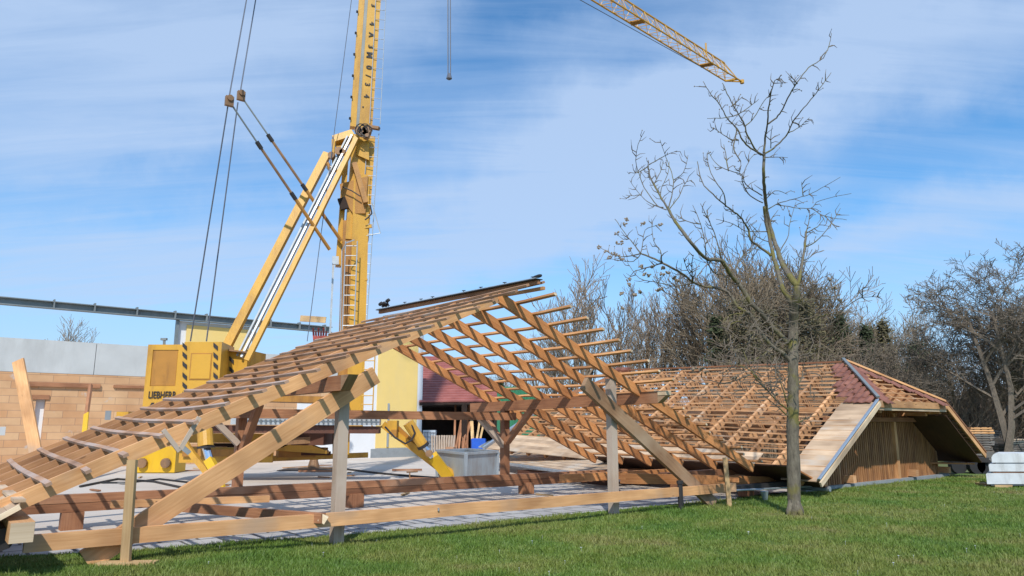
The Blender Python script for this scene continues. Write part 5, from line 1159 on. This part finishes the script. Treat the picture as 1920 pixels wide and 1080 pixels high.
wh = ['behind the ends of the roof battens', 'beyond the long battened roof', 'beyond the fruit tree crown', 'above the dark thicket']
for k, (x, ytop, Y_, kd) in enumerate(spots):
    zt_ = at(x, ytop, Y_)[2]; base_h = (14, 14, 13)[kd] * 1.02; p = at(x, 790, Y_)
    lab = ('tiny distant bare tree just above the concrete ring beam' if x < 200 else 'tall thin bare tree ' + (wh[0] if x < 1180 else wh[1] if x < 1340 else wh[2] if x < 1540 else wh[3]))
    g_ = 'distant bare trees over the ring beam' if x < 200 else 'tall bare trees ' + (wh[0] if x < 1180 else wh[1] if x < 1340 else wh[2] if x < 1540 else wh[3])
    clone(kinds[kd], Vector((p[0], Y_, 0)), rb2.uniform(0, 6.28), zt_ / base_h, lab, g_, kd not in usedk); usedk.add(kd)
# bushy leafless fruit trees at the right
rf = proto_tree('old_fruit_tree', 77, 7.6, .15, M['twig'], 4, .8, (9, 8, 6, 5), .03, .009, 2); rf2 = proto_tree('old_fruit_tree', 91, 7.4, .12, M['twig'], 4, .85, (9, 7, 6, 5), .02, .009, 2)
for e, x, Y_, sc, lb in ((rf, 1884, 30, 1.12, 'large bare old fruit tree with a dark trunk behind the concrete slabs'), (rf2, 1780, 34, .98, 'rounded bare fruit tree rising over the right verge of the far roof')):
    p = at(x, 800, Y_); e.location = (p[0], Y_, 0); e.scale = (sc,) * 3; e['label'] = lb; e['group'] = 'old fruit trees at the right'
x_ = rf.copy(); scene.collection.objects.link(x_)
for c_ in list(rf.children): n_ = c_.copy(); scene.collection.objects.link(n_); n_.parent = x_
p = at(1960, 800, 33); x_.location = (p[0], 33, 0); x_.rotation_euler = (0, 0, 2.1); x_['label'] = 'bare fruit tree cut by the right edge of the view'
x_ = rf2.copy(); scene.collection.objects.link(x_)
for c_ in list(rf2.children): n_ = c_.copy(); scene.collection.objects.link(n_); n_.parent = x_
p = at(1725, 800, 37); x_.location = (p[0], 37, 0); x_.rotation_euler = (0, 0, 4.1); x_.scale = (.7,) * 3; x_['label'] = 'smaller bare fruit tree left of the rounded one above the far roof'
# evergreens
def evergreen(x, ytop, Y_, wpx, m, label, seed, conical=True):
    rng = random.Random(seed); p = at(x, 790, Y_); h = at(x, ytop, Y_)[2]; wr = wpx / 1374 * Y_ / 2
    e = thing('evergreen_tree', Vector((p[0], Y_, 0)), label, 'tree', 'evergreens beyond the roofs'); o = Vector((p[0], Y_, 0))
    MB().tube([o, o + Z * h * .9], [.22, .04], 6).build('trunk', M['farbrown'], e)
    b = MB(); ncl = 210
    for k in range(ncl):
        f = rng.random() ** .8; rr = wr * ((1 - f) ** .7 if conical else math.sqrt(max(0, 1 - (f * 1.0) ** 3))) * rng.uniform(.35, 1.1); a = rng.uniform(0, 6.28)
        c = o + Vector((math.cos(a) * rr, math.sin(a) * rr, .6 + f * (h - .8) + rng.uniform(-.3, .3))); cs = rng.uniform(.25, .6) * (wr / 2.2 + .3)
        for j in range(26):
            q = c + Vector((rng.gauss(0, cs * .55), rng.gauss(0, cs * .55), rng.gauss(0, cs * .38))); s_ = rng.uniform(.06, .14)
            u_ = Vector((rng.uniform(-1, 1), rng.uniform(-1, 1), rng.uniform(-.6, .6))).normalized() * s_; v_ = u_.orthogonal().normalized() * s_ * .55; n_ = len(b.v)
            b.v += [q - u_ - v_ * .3, q + v_, q + u_, q - v_]; b.face((n_, n_ + 1, n_ + 2, n_ + 3))
    b.build('crown', m, e)
for k, (x, yt, Y_, wp, m, cn, lb) in enumerate([(1352, 590, 48, 42, 'needle', False, 'narrow dark evergreen rising left of the fruit tree trunk'), (1405, 562, 46, 95, 'needle2', False, 'broad brownish evergreen directly behind the fruit tree branches'), (1455, 580, 47, 70, 'needle2', False, 'rounded brownish evergreen just left of the fruit tree trunk'),
    (1522, 560, 46, 90, 'needle2', False, 'tall brown-green evergreen just right of the fruit tree trunk'), (1590, 592, 48, 70, 'needle', True, 'dark green pine right of the brown-green evergreen'), (1638, 612, 50, 50, 'needle', True, 'small dark conifer between two pines above the hip ridge'), (1672, 602, 50, 52, 'needle2', True, 'small yellowish green pine over the half hip'),
    (1735, 640, 44, 80, 'needle', False, 'dark evergreen shrub behind the right hip line'), (1925, 640, 36, 60, 'needle', True, 'dark conifer at the right edge behind the old tree'), (938, 712, 70, 14, 'needle', True, 'tiny distant conifer tip seen between the front rafters'), (978, 718, 60, 60, 'needle2', False, 'distant brownish shrub seen between the front rafters above the green container')]):
    evergreen(x, yt, Y_, wp, M[m], lb, 100 + k, cn)
# thicket
rt_ = random.Random(9); b = MB()
for k in range(5200):
    x = rt_.uniform(1010, 1990) if rt_.random() < .25 else rt_.uniform(1330, 1990); Y_ = rt_.uniform(33, 45); p = at(x, 800, Y_); h = rt_.uniform(1.5, 5.8) * (1 if x > 1330 else .62)
    q = Vector((p[0], Y_, -.05)); d = Vector((rt_.gauss(0, .22), rt_.gauss(0, .22), 1)).normalized(); pts = [q]
    for j in range(3): d = (d + Vector((rt_.gauss(0, .22), rt_.gauss(0, .2), -.02))).normalized(); q = q + d * h / 3; pts.append(q)
    b.tube(pts, [rt_.uniform(.012, .03), .016, .012, .006], 3, False)
    for j in range(3):
        a0 = pts[rt_.randrange(1, 4)]; b.tube([a0, a0 + Vector((rt_.gauss(0, .4), rt_.gauss(0, .4), rt_.uniform(0, .6)))], [.01, .005], 3, False)
o = b.build('thicket', M['fartwig']); o['kind'] = 'stuff'; tag(o, 'tangled leafless brown thicket behind the far roof and the timber stacks', 'thicket')
b = MB()
for k in range(52000):
    x = rt_.uniform(1000, 2000) if rt_.random() < .3 else rt_.uniform(1320, 2000); Y_ = rt_.uniform(45, 52); p = at(x, 800, Y_); hm = (4.6 if x > 1320 else 2.6) * (.75 + .35 * noise.noise(Vector((x / 60, 1.5, 0))))
    c = Vector((p[0], Y_, rt_.random() ** .8 * hm)); s_ = rt_.uniform(.08, .2); u_ = Vector((rt_.uniform(-1, 1), rt_.uniform(-1, 1), rt_.uniform(-1, 1))).normalized() * s_; v_ = u_.orthogonal().normalized() * s_ * .6; n_ = len(b.v)
    b.v += [c - u_, c + v_, c + u_, c - v_]; b.face((n_, n_ + 1, n_ + 2, n_ + 3))
o = b.build('undergrowth', M['litter']); o['kind'] = 'stuff'; tag(o, 'brown dry undergrowth closing the view beneath the bare trees', 'undergrowth')
# drop prototype leftovers never placed
